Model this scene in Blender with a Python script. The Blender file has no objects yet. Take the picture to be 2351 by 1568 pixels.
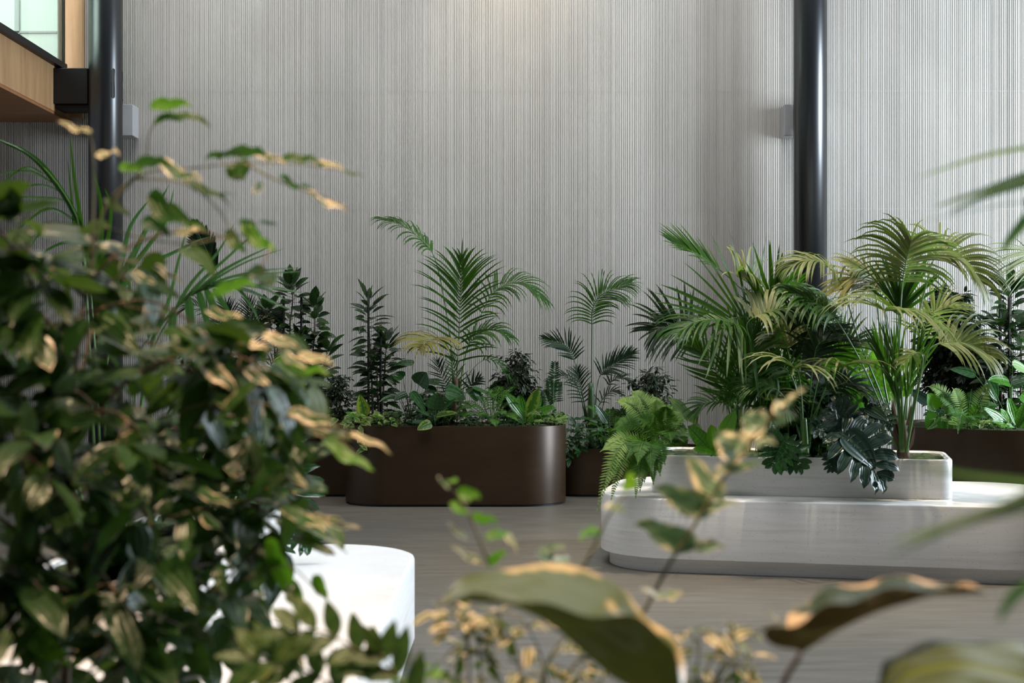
import bpy, math, random
from mathutils import Vector, Matrix, noise
R = math.radians
F_PX, CX, HY, EYE = 3265.0, 1175.5, 795.0, 1.377     # focal length and horizon in pixels, eye height in metres

# ------------------------------------------------------------------ camera, world, light
scn = bpy.context.scene
COL = scn.collection
cam_d = bpy.data.cameras.new('camera'); cam = bpy.data.objects.new('camera', cam_d); COL.objects.link(cam)
cam.location = (0, 0, EYE); cam.rotation_euler = (R(90), 0, 0)
cam_d.sensor_width = 36.0; cam_d.lens = 36.0 * F_PX / 2351.0
cam_d.shift_y = (HY - 784.0) / 2351.0
cam_d.clip_start = 0.05; cam_d.clip_end = 100
cam_d.dof.use_dof = True; cam_d.dof.focus_distance = 11.5; cam_d.dof.aperture_fstop = 3.6
scn.camera = cam

w = bpy.data.worlds.new('world'); scn.world = w; w.use_nodes = True
bg = w.node_tree.nodes['Background']
bg.inputs[0].default_value = (0.78, 0.86, 1.0, 1); bg.inputs[1].default_value = 0.048

def lamp(name, kind, loc, target, energy, color, **kw):
    d = bpy.data.lights.new(name, kind); o = bpy.data.objects.new(name, d); COL.objects.link(o)
    o.location = loc
    o.rotation_euler = (Vector(target) - Vector(loc)).to_track_quat('-Z', 'Y').to_euler()
    d.energy = energy; d.color = color
    for k, v in kw.items(): setattr(d, k, v)
    return o
# daylight of the tall window wall on the right and of the roof light above the benches
lamp('window_daylight', 'AREA', (8.9, 10.6, 3.1), (0, 12.9, 3.0), 1180, (0.76, 0.88, 1.0), shape='RECTANGLE', size=1.7, size_y=3.6)
lamp('roof_daylight', 'AREA', (-0.8, 7.0, 8.6), (-0.8, 7.0, 0), 180, (0.93, 0.96, 1.0), shape='RECTANGLE', size=5.0, size_y=4.0, spread=R(80))
lamp('window_daylight', 'AREA', (7.6, 4.6, 3.4), (-0.6, 4.4, 0.4), 95, (0.76, 0.88, 1.0), shape='RECTANGLE', size=2.0, size_y=3.0, spread=R(60))
lamp('upper_wall_fill', 'AREA', (-0.8, 12.0, 8.7), (-0.8, 14.5, 4.0), 130, (0.96, 0.97, 1.0), shape='RECTANGLE', size=9.0, size_y=0.8, spread=R(80))  # added area lamp that lifts the upper wall; the ceiling has no slot
# warm ceiling spots over the planting
SPOTW = (1.0, 0.70, 0.44)
lamp('ceiling_spot', 'SPOT', (-1.4, 1.2, 7.6), (-1.0, 2.6, 1.2), 2600, SPOTW, spot_size=R(44), spot_blend=0.7, shadow_soft_size=0.06)
lamp('ceiling_spot', 'SPOT', (1.2, 1.6, 7.6), (0.7, 2.0, 0.9), 2000, SPOTW, spot_size=R(40), spot_blend=0.7, shadow_soft_size=0.06)
lamp('ceiling_spot', 'SPOT', (2.3, 8.4, 8.4), (1.9, 9.0, 1.2), 2000, (1.0, 0.84, 0.58), spot_size=R(40), spot_blend=0.8, shadow_soft_size=0.08)
lamp('ceiling_spot', 'SPOT', (-0.2, 11.9, 8.6), (-0.3, 12.4, 1.2), 380, (1.0, 0.84, 0.6), spot_size=R(26), spot_blend=1.0, shadow_soft_size=0.08)
lamp('wall_washer', 'SPOT', (0.05, 13.75, 6.6), (0.05, 14.5, 4.4), 110, (1.0, 0.80, 0.5), spot_size=R(70), spot_blend=1.0, shadow_soft_size=0.1)

vs = scn.view_settings
vs.view_transform = 'Standard'; vs.look = 'None'; vs.exposure = 0.0; vs.gamma = 1.0; vs.use_curve_mapping = False

# ------------------------------------------------------------------ helpers
def P(px, py, Y):
    return Vector(((px - CX) * Y / F_PX, Y, EYE - (py - HY) * Y / F_PX))
UP = Vector((0, 0, 1)); CAMV = Vector((0, -1, 0.15)).normalized()

class MB:
    def __init__(s): s.v, s.f, s.m, s.a, s.sm = [], [], [], [], []
    def vert(s, p, uv=(0, 0, 0)):
        s.v.append((p[0], p[1], p[2])); s.a.append(uv); return len(s.v) - 1
    def face(s, idx, m=0, sm=True): s.f.append(tuple(idx)); s.m.append(m); s.sm.append(sm)
    def build(s, name, mats, parent=None, kind=None, label=None):
        o0 = Vector(parent['_base']) if parent is not None and '_base' in parent else Vector((0, 0, 0))
        me = bpy.data.meshes.new(name)
        me.from_pydata([(x - o0.x, y - o0.y, z - o0.z) for x, y, z in s.v], [], s.f)
        if not isinstance(mats, (list, tuple)): mats = [mats]
        for m in mats: me.materials.append(m)
        me.polygons.foreach_set('material_index', s.m)
        me.polygons.foreach_set('use_smooth', s.sm)
        at = me.attributes.new('leafuv', 'FLOAT_VECTOR', 'POINT')
        at.data.foreach_set('vector', [c for t in s.a for c in t])
        me.update()
        o = bpy.data.objects.new(name, me); COL.objects.link(o)
        if parent is not None: o.parent = parent
        if kind: o['kind'] = kind
        if label: o['label'] = label
        return o
    # a box
    def box(s, lo, hi, m=0, b=0.0):
        x0, y0, z0 = lo; x1, y1, z1 = hi
        i = [s.vert(p) for p in ((x0,y0,z0),(x1,y0,z0),(x1,y1,z0),(x0,y1,z0),(x0,y0,z1),(x1,y0,z1),(x1,y1,z1),(x0,y1,z1))]
        for q in ((0,3,2,1),(4,5,6,7),(0,1,5,4),(1,2,6,5),(2,3,7,6),(3,0,4,7)): s.face([i[k] for k in q], m, False)
    def tube(s, pts, r0, r1=None, n=6, m=0, uv=0.0):
        r1 = r0 if r1 is None else r1
        rings = []; N = len(pts)
        prev = None
        for k, p in enumerate(pts):
            t = (pts[min(k+1, N-1)] - pts[max(k-1, 0)]).normalized()
            a = (prev - t * prev.dot(t)) if prev is not None else t.orthogonal()
            if a.length < 1e-6: a = t.orthogonal()
            a.normalize(); prev = a; b = t.cross(a)
            r = r0 + (r1 - r0) * k / max(1, N - 1)
            rings.append([s.vert(p + (a * math.cos(2*math.pi*j/n) + b * math.sin(2*math.pi*j/n)) * r, (j/n, k/max(1,N-1), uv)) for j in range(n)])
        for k in range(N-1):
            for j in range(n):
                s.face((rings[k][j], rings[k][(j+1)%n], rings[k+1][(j+1)%n], rings[k+1][j]), m)
        s.face(rings[0][::-1], m); s.face(rings[-1], m)

def thing(name, label, cat, base, group=None, kind=None, rotz=0):
    o = bpy.data.objects.new(name, None); COL.objects.link(o)
    o.location = base; o['_base'] = tuple(base); o.rotation_euler = (0, 0, rotz)
    o.empty_display_size = 0.05
    o['label'] = label; o['category'] = cat
    if group: o['group'] = group
    if kind: o['kind'] = kind
    return o

def spline(pts, n):
    """Catmull-Rom through pts, n samples."""
    q = [pts[0] * 2 - pts[1]] + list(pts) + [pts[-1] * 2 - pts[-2]]
    out = []; S = len(pts) - 1
    for i in range(n):
        u = i / (n - 1) * S; k = min(int(u), S - 1); t = u - k
        a, b, c, d = q[k], q[k+1], q[k+2], q[k+3]
        out.append(0.5 * ((2*b) + (c - a) * t + (2*a - 5*b + 4*c - d) * t*t + (3*b - a - 3*c + d) * t*t*t))
    return out

PROF = {
    'strap': lambda t: min(1, 0.35 + t * 5) * max(0.0, 1 - t) ** 0.55,
    'lance': lambda t: (math.sin(math.pi * min(1, t ** 0.8))) ** 0.9 if t < 1 else 0,
    'ovate': lambda t: (math.sin(math.pi * t ** 0.62)) ** 0.75 if 0 < t < 1 else 0,
    'heart': lambda t: (min(1, 0.55 + t * 3.2) * math.cos(math.pi / 2 * t ** 1.5) ** 0.85) if t < 1 else 0,
    'nest': lambda t: min(1, 0.22 + t * 1.5) * (max(0.0, 1 - t ** 3.5)) ** 0.7,
}
def blade(mb, p, T, N, L, W, prof='strap', n=6, grav=0.0, fold=0.12, rnd=0.0, m=0, wave=0.0, cross=1, curl=0.0, roll=0.0, path=None):
    """A leaf blade: p base, T direction, N upper normal. grav pulls it down, fold makes the V, curl bends about its own side axis."""
    T = T.normalized(); N = (N - T * N.dot(T))
    if N.length < 1e-4: N = T.orthogonal()
    N.normalize()
    fn = PROF[prof]; st = L / n; rows = []
    for i in range(n + 1):
        t = i / n
        S = T.cross(N)
        ww = W * fn(t) * 0.5
        row = []
        for c in range(-cross, cross + 1):
            u = c / cross
            off = abs(u) * fold * ww * 2
            wv = math.sin(t * 17 + rnd * 9 + u * 2.2) * wave * W * abs(u)
            row.append(mb.vert(p + S * (u * ww) + N * (off + wv), (u, t, rnd)))
        rows.append(row)
        if i < n:
            if path is not None:
                p = path[i + 1]
                T2 = (path[min(i + 2, n)] - path[i + 1 if i + 2 <= n else i])
                if T2.length > 1e-6: T = T2.normalized()
            else:
                p = p + T * st
                T = T - UP * (grav * (0.35 + t) / n)
                if curl: T = T - N * (curl / n)
                T.normalize()
            N = N - T * N.dot(T)
            if N.length < 1e-4: N = T.orthogonal()
            N.normalize()
            if roll:
                N = Matrix.Rotation(roll / n, 3, T) @ N
    for i in range(n):
        for c in range(2 * cross):
            mb.face((rows[i][c], rows[i][c+1], rows[i+1][c+1], rows[i+1][c]), m)

def frond(name, parent, mats, pts, n=20, L=0.3, W=0.022, ang=(65, 22), grav=1.0, face=None, t0=0.4, rw=0.006, rng=random, prof='strap',
          env=None, seg=6, lift=0.15, fold=0.14, jit=1.0, label=None, wave=0.0, oneside=0):
    """A pinnate frond (palm, fern, zz plant): pts is the stalk, leaflets sit on both sides from t0 to the tip. Materials: leaflet, stalk."""
    mb = MB()
    face = Vector(face if face is not None else (0, -0.3, 1)).normalized()
    c = spline(pts, 40)
    mb.tube(c, rw, rw * 0.3, 5, 1)
    env = env or (lambda s: (0.62 + 0.95 * s - 0.2 * s * s) if s < 0.38 else 0.95 - 0.62 * ((s - 0.38) / 0.62) ** 1.6)
    for k in range(n):
        s = (k + 0.5) / n
        u = t0 + (1 - t0) * s
        f = u * 39; i = min(int(f), 38); p = c[i].lerp(c[i+1], f - i)
        T = (c[min(i+2, 39)] - c[max(i-1, 0)]).normalized()
        S = T.cross(face)
        if S.length < 0.05: S = Vector((1, 0, 0))
        S.normalize(); Nf = S.cross(T).normalized()
        a = R(ang[0] + (ang[1] - ang[0]) * s)
        for sg in (-1, 1):
            if oneside and sg != oneside and rng.random() < 0.8: continue
            aa = a + R(rng.uniform(-6, 6)) * jit
            D = T * math.cos(aa) + S * (sg * math.sin(aa)) + Nf * (lift + rng.uniform(-0.08, 0.08) * jit)
            l = L * env(s) * rng.uniform(1 - 0.1 * jit, 1 + 0.1 * jit)
            nn = Nf + S * (sg * -0.35) + Vector((rng.uniform(-.15,.15), rng.uniform(-.15,.15), 0)) * jit
            blade(mb, p, D, nn, l, W * rng.uniform(0.85, 1.1), prof, seg, grav * rng.uniform(0.8, 1.25), fold, rng.random(), 0, wave)
    # end leaflet
    T = (c[-1] - c[-3]).normalized()
    blade(mb, c[-1], T, face, L * 0.35, W * 0.7, prof, seg, grav, fold, rng.random(), 0, wave)
    return mb.build(name, mats, parent, label=label)

def FP(Y, pts):
    """traced points (px, py[, dY]) -> places"""
    return [P(q[0], q[1], Y + (q[2] if len(q) > 2 else 0)) for q in pts]

# ------------------------------------------------------------------ materials
def mat(name):
    m = bpy.data.materials.new(name); m.use_nodes = True
    nt = m.node_tree; bs = nt.nodes['Principled BSDF']
    return m, nt, bs
def nd(nt, t, **kw):
    n = nt.nodes.new(t)
    for k, v in kw.items():
        if k in n.inputs: n.inputs[k].default_value = v
        else: setattr(n, k, v)
    return n
def ramp(nt, stops):
    r = nt.nodes.new('ShaderNodeValToRGB'); e = r.color_ramp.elements
    while len(e) > 1: e.remove(e[-1])
    e[0].position = stops[0][0]; e[0].color = (*stops[0][1], 1)
    for p, c in stops[1:]:
        k = e.new(p); k.color = (*c, 1)
    return r
def mixc(nt, a, b, fac=None):
    n = nt.nodes.new('ShaderNodeMix'); n.data_type = 'RGBA'
    for sock, v in ((6, a), (7, b)):
        if isinstance(v, tuple): n.inputs[sock].default_value = (*v, 1)
        else: nt.links.new(v, n.inputs[sock])
    if fac is not None:
        if isinstance(fac, float): n.inputs[0].default_value = fac
        else: nt.links.new(fac, n.inputs[0])
    return n
def mathn(nt, op, a, b=None, c=None):
    n = nt.nodes.new('ShaderNodeMath'); n.operation = op
    for i, v in enumerate((a, b, c)):
        if v is None: continue
        if isinstance(v, (int, float)): n.inputs[i].default_value = v
        else: nt.links.new(v, n.inputs[i])
    return n.outputs[0]

def leafmat(name, c1, c2, under=None, rough=0.38, trans=0.3, tcol=None, veg=None, vegamt=0.5, veins=0.0, midrib=None, spec=0.5, vegscale=22.0):
    """c1..c2 range from leaf to leaf; under: underside; veg: colour of pale margins and patches; midrib: colour of the centre line."""
    m, nt, bs = mat(name); lk = nt.links.new
    at = nd(nt, 'ShaderNodeAttribute', attribute_name='leafuv')
    sp = nt.nodes.new('ShaderNodeSeparateXYZ'); lk(at.outputs['Vector'], sp.inputs[0])
    u, v, r = sp.outputs
    au = mathn(nt, 'ABSOLUTE', u)
    tc = nt.nodes.new('ShaderNodeTexCoord')
    nz = nd(nt, 'ShaderNodeTexNoise', Scale=14.0, Detail=3.0); lk(tc.outputs['Object'], nz.inputs['Vector'])
    f = mathn(nt, 'ADD', mathn(nt, 'MULTIPLY', r, 0.75), mathn(nt, 'MULTIPLY', nz.outputs[0], 0.3))
    base = mixc(nt, c1, c2, f).outputs[2]
    if veins:
        st = mathn(nt, 'SINE', mathn(nt, 'ADD', mathn(nt, 'MULTIPLY', v, veins), mathn(nt, 'MULTIPLY', au, -5.0)))
        st = mathn(nt, 'MULTIPLY', mathn(nt, 'GREATER_THAN', st, 0.82), 0.35)
        base = mixc(nt, base, tuple(min(1, c * 1.9 + 0.02) for c in c2), st).outputs[2]
    if midrib:
        base = mixc(nt, base, midrib, mathn(nt, 'MULTIPLY', mathn(nt, 'LESS_THAN', au, 0.07), 0.8)).outputs[2]
    if veg:
        n2 = nd(nt, 'ShaderNodeTexNoise', Scale=vegscale, Detail=2.0); lk(tc.outputs['Object'], n2.inputs['Vector'])
        q = mathn(nt, 'ADD', mathn(nt, 'MULTIPLY', au, 0.55), mathn(nt, 'MULTIPLY', n2.outputs[0], 1.0))
        q = mathn(nt, 'ADD', q, mathn(nt, 'MULTIPLY', r, 0.25))
        rp = nt.nodes.new('ShaderNodeMapRange'); lk(q, rp.inputs[0])
        rp.inputs[1].default_value = 1.22 - vegamt * 0.5; rp.inputs[2].default_value = 1.30 - vegamt * 0.5
        base = mixc(nt, base, veg, rp.outputs[0]).outputs[2]
    col = base
    if under:
        ge = nt.nodes.new('ShaderNodeNewGeometry')
        col = mixc(nt, base, under, ge.outputs['Backfacing']).outputs[2]
    lk(col, bs.inputs['Base Color']); bs.inputs['Roughness'].default_value = rough
    bs.inputs['Specular IOR Level'].default_value = spec
    bp = nd(nt, 'ShaderNodeBump', Strength=0.25, Distance=0.003); lk(mathn(nt, 'SINE', mathn(nt, 'MULTIPLY', u, 14.0)), bp.inputs['Height'])
    lk(bp.outputs[0], bs.inputs['Normal'])
    if trans:
        tr = nt.nodes.new('ShaderNodeBsdfTranslucent')
        tm = mixc(nt, col, tcol or tuple(min(1, c * 2.2 + 0.01) for c in c2), 0.6).outputs[2]
        lk(tm, tr.inputs[0])
        mx = nt.nodes.new('ShaderNodeMixShader'); mx.inputs[0].default_value = trans
        lk(bs.outputs[0], mx.inputs[1]); lk(tr.outputs[0], mx.inputs[2])
        lk(mx.outputs[0], nt.nodes['Material Output'].inputs[0])
    return m

def simple(name, c, rough=0.5, metal=0.0, noise_amt=0.0, nscale=(6, 6, 6), c2=None, spec=0.5, bump=0.0, bscale=80.0):
    m, nt, bs = mat(name); lk = nt.links.new
    if c2 is not None:
        tc = nt.nodes.new('ShaderNodeTexCoord'); mp = nt.nodes.new('ShaderNodeMapping'); mp.inputs['Scale'].default_value = nscale
        lk(tc.outputs['Object'], mp.inputs[0])
        nz = nd(nt, 'ShaderNodeTexNoise', Scale=1.0, Detail=6.0, Roughness=0.6); lk(mp.outputs[0], nz.inputs['Vector'])
        rp = ramp(nt, [(0.3, c), (0.72, c2)]); lk(nz.outputs[0], rp.inputs[0]); lk(rp.outputs[0], bs.inputs['Base Color'])
    else: bs.inputs['Base Color'].default_value = (*c, 1)
    bs.inputs['Roughness'].default_value = rough; bs.inputs['Metallic'].default_value = metal
    bs.inputs['Specular IOR Level'].default_value = spec
    if bump:
        tc = nt.nodes.new('ShaderNodeTexCoord')
        nz = nd(nt, 'ShaderNodeTexNoise', Scale=bscale, Detail=3.0); lk(tc.outputs['Object'], nz.inputs['Vector'])
        bp = nd(nt, 'ShaderNodeBump', Strength=bump, Distance=0.002); lk(nz.outputs[0], bp.inputs['Height']); lk(bp.outputs[0], bs.inputs['Normal'])
    return m

M = {}
M['wall'] = simple('ribbed_plaster', (0.47, 0.44, 0.40), 0.75, c2=(0.58, 0.55, 0.505), nscale=(1.2, 1.2, 0.5))
M['floor'] = simple('floor_sheet', (0.105, 0.091, 0.073), 0.42, c2=(0.158, 0.140, 0.118), nscale=(2.6, 15, 1), spec=0.35)
M['bronze'] = simple('bronze_metal', (0.036, 0.017, 0.005), 0.40, 0.3, c2=(0.048, 0.025, 0.009), nscale=(3, 3, 8), spec=0.5, bump=0.08, bscale=400)
M['black'] = simple('black_steel', (0.006, 0.007, 0.009), 0.33, 0.0, spec=1.0, bump=0.05, bscale=300)
M['blackmatte'] = simple('black_paint', (0.003, 0.003, 0.0035), 0.5)
M['greybox'] = simple('grey_bracket', (0.42, 0.42, 0.42), 0.6)
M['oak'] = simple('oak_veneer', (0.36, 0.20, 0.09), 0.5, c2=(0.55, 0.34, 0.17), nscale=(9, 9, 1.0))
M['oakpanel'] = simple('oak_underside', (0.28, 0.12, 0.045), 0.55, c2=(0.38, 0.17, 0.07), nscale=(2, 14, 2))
M['skirt'] = simple('skirting', (0.09, 0.08, 0.075), 0.5)
M['wallwhite'] = simple('white_partition', (0.75, 0.78, 0.74), 0.8)
M['bark'] = simple('bark', (0.07, 0.045, 0.03), 0.8, c2=(0.16, 0.11, 0.07), nscale=(30, 30, 12))
M['twig'] = simple('green_twig', (0.10, 0.11, 0.05), 0.6, c2=(0.20, 0.17, 0.09), nscale=(20, 20, 20))
M['redstem'] = simple('red_stalk', (0.09, 0.03, 0.02), 0.45)
M['stake'] = simple('plant_stake', (0.012, 0.011, 0.010), 0.6)
M['stalk'] = simple('green_stalk', (0.07, 0.17, 0.035), 0.4, c2=(0.12, 0.26, 0.06), nscale=(8, 8, 2))
M['stalkdark'] = simple('dark_stalk', (0.03, 0.07, 0.02), 0.45, c2=(0.06, 0.11, 0.03), nscale=(8, 8, 2))
M['soil'] = simple('soil', (0.03, 0.02, 0.014), 0.95)

# pale mineral slab with dark specks and horizontal streaks
m, nt, bs = mat('pale_stone'); lk = nt.links.new
tc = nt.nodes.new('ShaderNodeTexCoord'); mp = nt.nodes.new('ShaderNodeMapping'); mp.inputs['Scale'].default_value = (1.6, 1.6, 34)
lk(tc.outputs['Object'], mp.inputs[0])
nz = nd(nt, 'ShaderNodeTexNoise', Scale=1.0, Detail=7.0, Roughness=0.62); lk(mp.outputs[0], nz.inputs['Vector'])
rp = ramp(nt, [(0.28, (0.66, 0.62, 0.585)), (0.42, (0.765, 0.735, 0.705)), (0.62, (0.82, 0.80, 0.78))]); lk(nz.outputs[0], rp.inputs[0])
vo = nd(nt, 'ShaderNodeTexVoronoi', Scale=70.0); lk(tc.outputs['Object'], vo.inputs['Vector'])
vsel = nt.nodes.new('ShaderNodeSeparateColor'); lk(vo.outputs['Color'], vsel.inputs[0])
spk = mathn(nt, 'MULTIPLY', mathn(nt, 'LESS_THAN', vo.outputs['Distance'], 0.13), mathn(nt, 'GREATER_THAN', vsel.outputs[0], 0.55))
cc = mixc(nt, rp.outputs[0], (0.28, 0.22, 0.17), mathn(nt, 'MULTIPLY', spk, 0.8))
lk(cc.outputs[2], bs.inputs['Base Color']); bs.inputs['Roughness'].default_value = 0.34
M['stone'] = m

# moss
m, nt, bs = mat('moss'); lk = nt.links.new
tc = nt.nodes.new('ShaderNodeTexCoord')
nz = nd(nt, 'ShaderNodeTexNoise', Scale=26.0, Detail=6.0, Roughness=0.7); lk(tc.outputs['Object'], nz.inputs['Vector'])
rp = ramp(nt, [(0.3, (0.010, 0.014, 0.003)), (0.5, (0.03, 0.05, 0.008)), (0.75, (0.09, 0.11, 0.025))]); lk(nz.outputs[0], rp.inputs[0])
lk(rp.outputs[0], bs.inputs['Base Color']); bs.inputs['Roughness'].default_value = 0.95
bp = nd(nt, 'ShaderNodeBump', Strength=1.0, Distance=0.02); lk(nz.outputs[0], bp.inputs['Height']); lk(bp.outputs[0], bs.inputs['Normal'])
M['moss'] = m

# floor: add fine mottling
m = M['floor']

# glass of the balustrade
m, nt, bs = mat('balustrade_glass')
bs.inputs['Base Color'].default_value = (0.75, 0.92, 0.86, 1); bs.inputs['Roughness'].default_value = 0.02
bs.inputs['Transmission Weight'].default_value = 1.0; bs.inputs['IOR'].default_value = 1.45
M['glass'] = m

M['kentia'] = leafmat('kentia_leaf', (0.012, 0.050, 0.005), (0.045, 0.130, 0.012), rough=0.38, trans=0.30, tcol=(0.13, 0.36, 0.015), spec=0.35)
M['kentia_lit'] = leafmat('kentia_lit_leaf', (0.085, 0.135, 0.028), (0.31, 0.30, 0.13), rough=0.42, trans=0.28, tcol=(0.24, 0.50, 0.03), spec=0.45)  # warm light on the frond tops is painted in as tan
M['kentia_old'] = leafmat('kentia_old_leaf', (0.16, 0.16, 0.035), (0.30, 0.26, 0.08), rough=0.5, trans=0.25, tcol=(0.45, 0.38, 0.08), spec=0.3)
M['kentia_shaded'] = leafmat('kentia_shaded_leaf', (0.004, 0.016, 0.004), (0.012, 0.038, 0.007), rough=0.4, trans=0.1, spec=0.3)  # kentia green darkened: shade on low and rear fronds painted into the colour
M['fern'] = leafmat('fern_leaf', (0.020, 0.085, 0.006), (0.075, 0.20, 0.015), rough=0.5, trans=0.3, tcol=(0.20, 0.45, 0.03), spec=0.3)
M['fern_pale'] = leafmat('fern_pale_leaf', (0.12, 0.26, 0.04), (0.30, 0.40, 0.12), rough=0.5, trans=0.3, spec=0.3)
M['nest'] = leafmat('birds_nest_leaf', (0.030, 0.130, 0.008), (0.08, 0.24, 0.015), rough=0.3, trans=0.3, midrib=(0.02, 0.05, 0.01), veins=60)
M['nest_pale'] = leafmat('antler_leaf', (0.12, 0.24, 0.07), (0.24, 0.36, 0.14), rough=0.4, trans=0.25)
M['nest_veg'] = leafmat('birds_nest_variegated', (0.035, 0.13, 0.008), (0.06, 0.19, 0.012), rough=0.3, trans=0.3, veg=(0.32, 0.38, 0.05), vegamt=0.75, vegscale=40)
M['pothos'] = leafmat('pothos_leaf', (0.030, 0.11, 0.01), (0.08, 0.20, 0.02), rough=0.32, trans=0.3, veg=(0.28, 0.34, 0.08), vegamt=0.7, vegscale=40)
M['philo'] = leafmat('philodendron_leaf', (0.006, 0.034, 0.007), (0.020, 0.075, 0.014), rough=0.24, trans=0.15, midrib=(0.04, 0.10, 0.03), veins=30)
M['philo_lit'] = leafmat('philodendron_backlit_leaf', (0.06, 0.22, 0.01), (0.12, 0.34, 0.015), rough=0.3, trans=0.5, tcol=(0.30, 0.75, 0.03), midrib=(0.14, 0.36, 0.04))  # brighter copy of the philodendron green, light shining through painted in
M['selloum'] = leafmat('selloum_leaf', (0.010, 0.032, 0.020), (0.022, 0.056, 0.032), rough=0.32, trans=0.05, midrib=(0.05, 0.10, 0.04), spec=0.55)
M['ficus_dark'] = leafmat('ficus_dark_leaf', (0.004, 0.012, 0.004), (0.014, 0.034, 0.007), rough=0.36, trans=0.12, veg=(0.10, 0.12, 0.04), vegamt=0.1, spec=0.4)
M['rubber'] = leafmat('staked_leaf', (0.006, 0.024, 0.006), (0.022, 0.060, 0.010), rough=0.3, trans=0.2, veg=(0.14, 0.20, 0.04), vegamt=0.1, vegscale=30, spec=0.4)
M['zz'] = leafmat('zz_leaf', (0.008, 0.032, 0.008), (0.02, 0.062, 0.014), rough=0.22, trans=0.15)
M['ficus_green'] = leafmat('ficus_twig_leaf', (0.008, 0.034, 0.006), (0.03, 0.085, 0.010), rough=0.4, trans=0.3, tcol=(0.10, 0.28, 0.01), spec=0.3)
M['veg'] = leafmat('variegated_warm_lit_leaf', (0.022, 0.060, 0.022), (0.05, 0.11, 0.03), rough=0.34, trans=0.25, veg=(0.84, 0.68, 0.48), vegamt=0.62, vegscale=24, tcol=(0.25, 0.45, 0.05))  # cream margins are the leaf's own; their peach is warm light painted in
M['greyveg'] = leafmat('grey_green_twig_leaf', (0.10, 0.17, 0.12), (0.17, 0.25, 0.16), rough=0.36, trans=0.3, veg=(0.86, 0.74, 0.50), vegamt=0.46, vegscale=34, tcol=(0.20, 0.36, 0.08))
M['vegdark'] = leafmat('ficus_tree_leaf', (0.006, 0.020, 0.006), (0.024, 0.060, 0.012), rough=0.30, trans=0.2, spec=0.35, veg=(0.70, 0.54, 0.38), vegamt=-0.16, vegscale=18, tcol=(0.14, 0.30, 0.03))  # tan patches: part variegation, part warm highlight put into the colour
M['bright'] = leafmat('young_ficus_leaf', (0.05, 0.15, 0.008), (0.09, 0.22, 0.012), rough=0.4, trans=0.4, tcol=(0.22, 0.50, 0.02))
M['elastica'] = leafmat('rubber_plant_leaf', (0.016, 0.030, 0.016), (0.030, 0.05, 0.024), under=(0.11, 0.045, 0.012), rough=0.2, trans=0.05, midrib=(0.12, 0.10, 0.04), spec=0.7, veg=(0.50, 0.36, 0.22), vegamt=0.25, vegscale=16)
M['elastica_green'] = leafmat('broad_leaf', (0.020, 0.050, 0.026), (0.11, 0.12, 0.035), under=(0.045, 0.085, 0.006), rough=0.26, trans=0.06, midrib=(0.12, 0.15, 0.03), spec=0.8, veg=(0.44, 0.33, 0.15), vegamt=0.2, vegscale=12)
M['strap'] = leafmat('strap_leaf', (0.03, 0.11, 0.02), (0.065, 0.17, 0.03), rough=0.4, trans=0.3, midrib=(0.16, 0.30, 0.12))
M['olive'] = leafmat('olive_leaflet', (0.02, 0.06, 0.008), (0.06, 0.11, 0.018), rough=0.4, trans=0.3, veg=(0.24, 0.25, 0.07), vegamt=0.1)
# ------------------------------------------------------------------ the room
def struct(name, mb, m, **kw):
    o = mb.build(name, m, None, kind='structure'); return o
mb = MB(); mb.box((-8, -3, -0.1), (9.5, 14.6, 0)); struct('floor', mb, M['floor'])

# ribbed wall: irregular vertical ribs, cast in rows 1.2 m high
rng = random.Random(5)
mb = MB(); mb.box((-8, 14.52, 0), (9.5, 14.7, 9.0))
xs = []; x = -8.0
while x < 9.5:
    g = rng.uniform(0.007, 0.013); d = rng.uniform(0.006, 0.013); r_ = rng.uniform(0.006, 0.013)
    xs += [(x, 0.0), (x + 0.0015, d), (x + g - 0.0015, d), (x + g, 0.0)]; x += g + r_
zs = [0.0]; z = P(0, 750, 14.5).z - 1.2
zs = [0.0, z, z + 1.2, z + 2.4, z + 3.6, z + 4.8, z + 6.0, 9.0]
for k in range(len(zs) - 1):
    a, b = zs[k] + 0.0015, zs[k+1] - 0.0015
    lo = [mb.vert((x, 14.5 + d, a)) for x, d in xs]; hi = [mb.vert((x, 14.5 + d, b)) for x, d in xs]
    for i in range(len(xs) - 1): mb.face((lo[i], lo[i+1], hi[i+1], hi[i]), 0, False)
    if k:
        a0 = zs[k] - 0.0015
        for i0 in (0,):
            q = [mb.vert((-8, 14.4985, a0)), mb.vert((9.5, 14.4985, a0)), mb.vert((9.5, 14.4985, a + 0.0008)), mb.vert((-8, 14.4985, a + 0.0008))]
            mb.face(q, 0, False)
struct('wall_back', mb, M['wall'])
mb = MB(); mb.box((-8, 14.475, 0), (9.5, 14.4975, 0.06)); struct('baseboard_back', mb, M['skirt'])
mb = MB(); mb.box((-8.2, -3, 0), (-8.0, 14.7, 9.0)); struct('wall_left', mb, M['wallwhite'])
mb = MB(); mb.box((-8.2, 8.6, 9.0), (9.5, 14.7, 9.15)); struct('ceiling', mb, M['wallwhite'])

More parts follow.
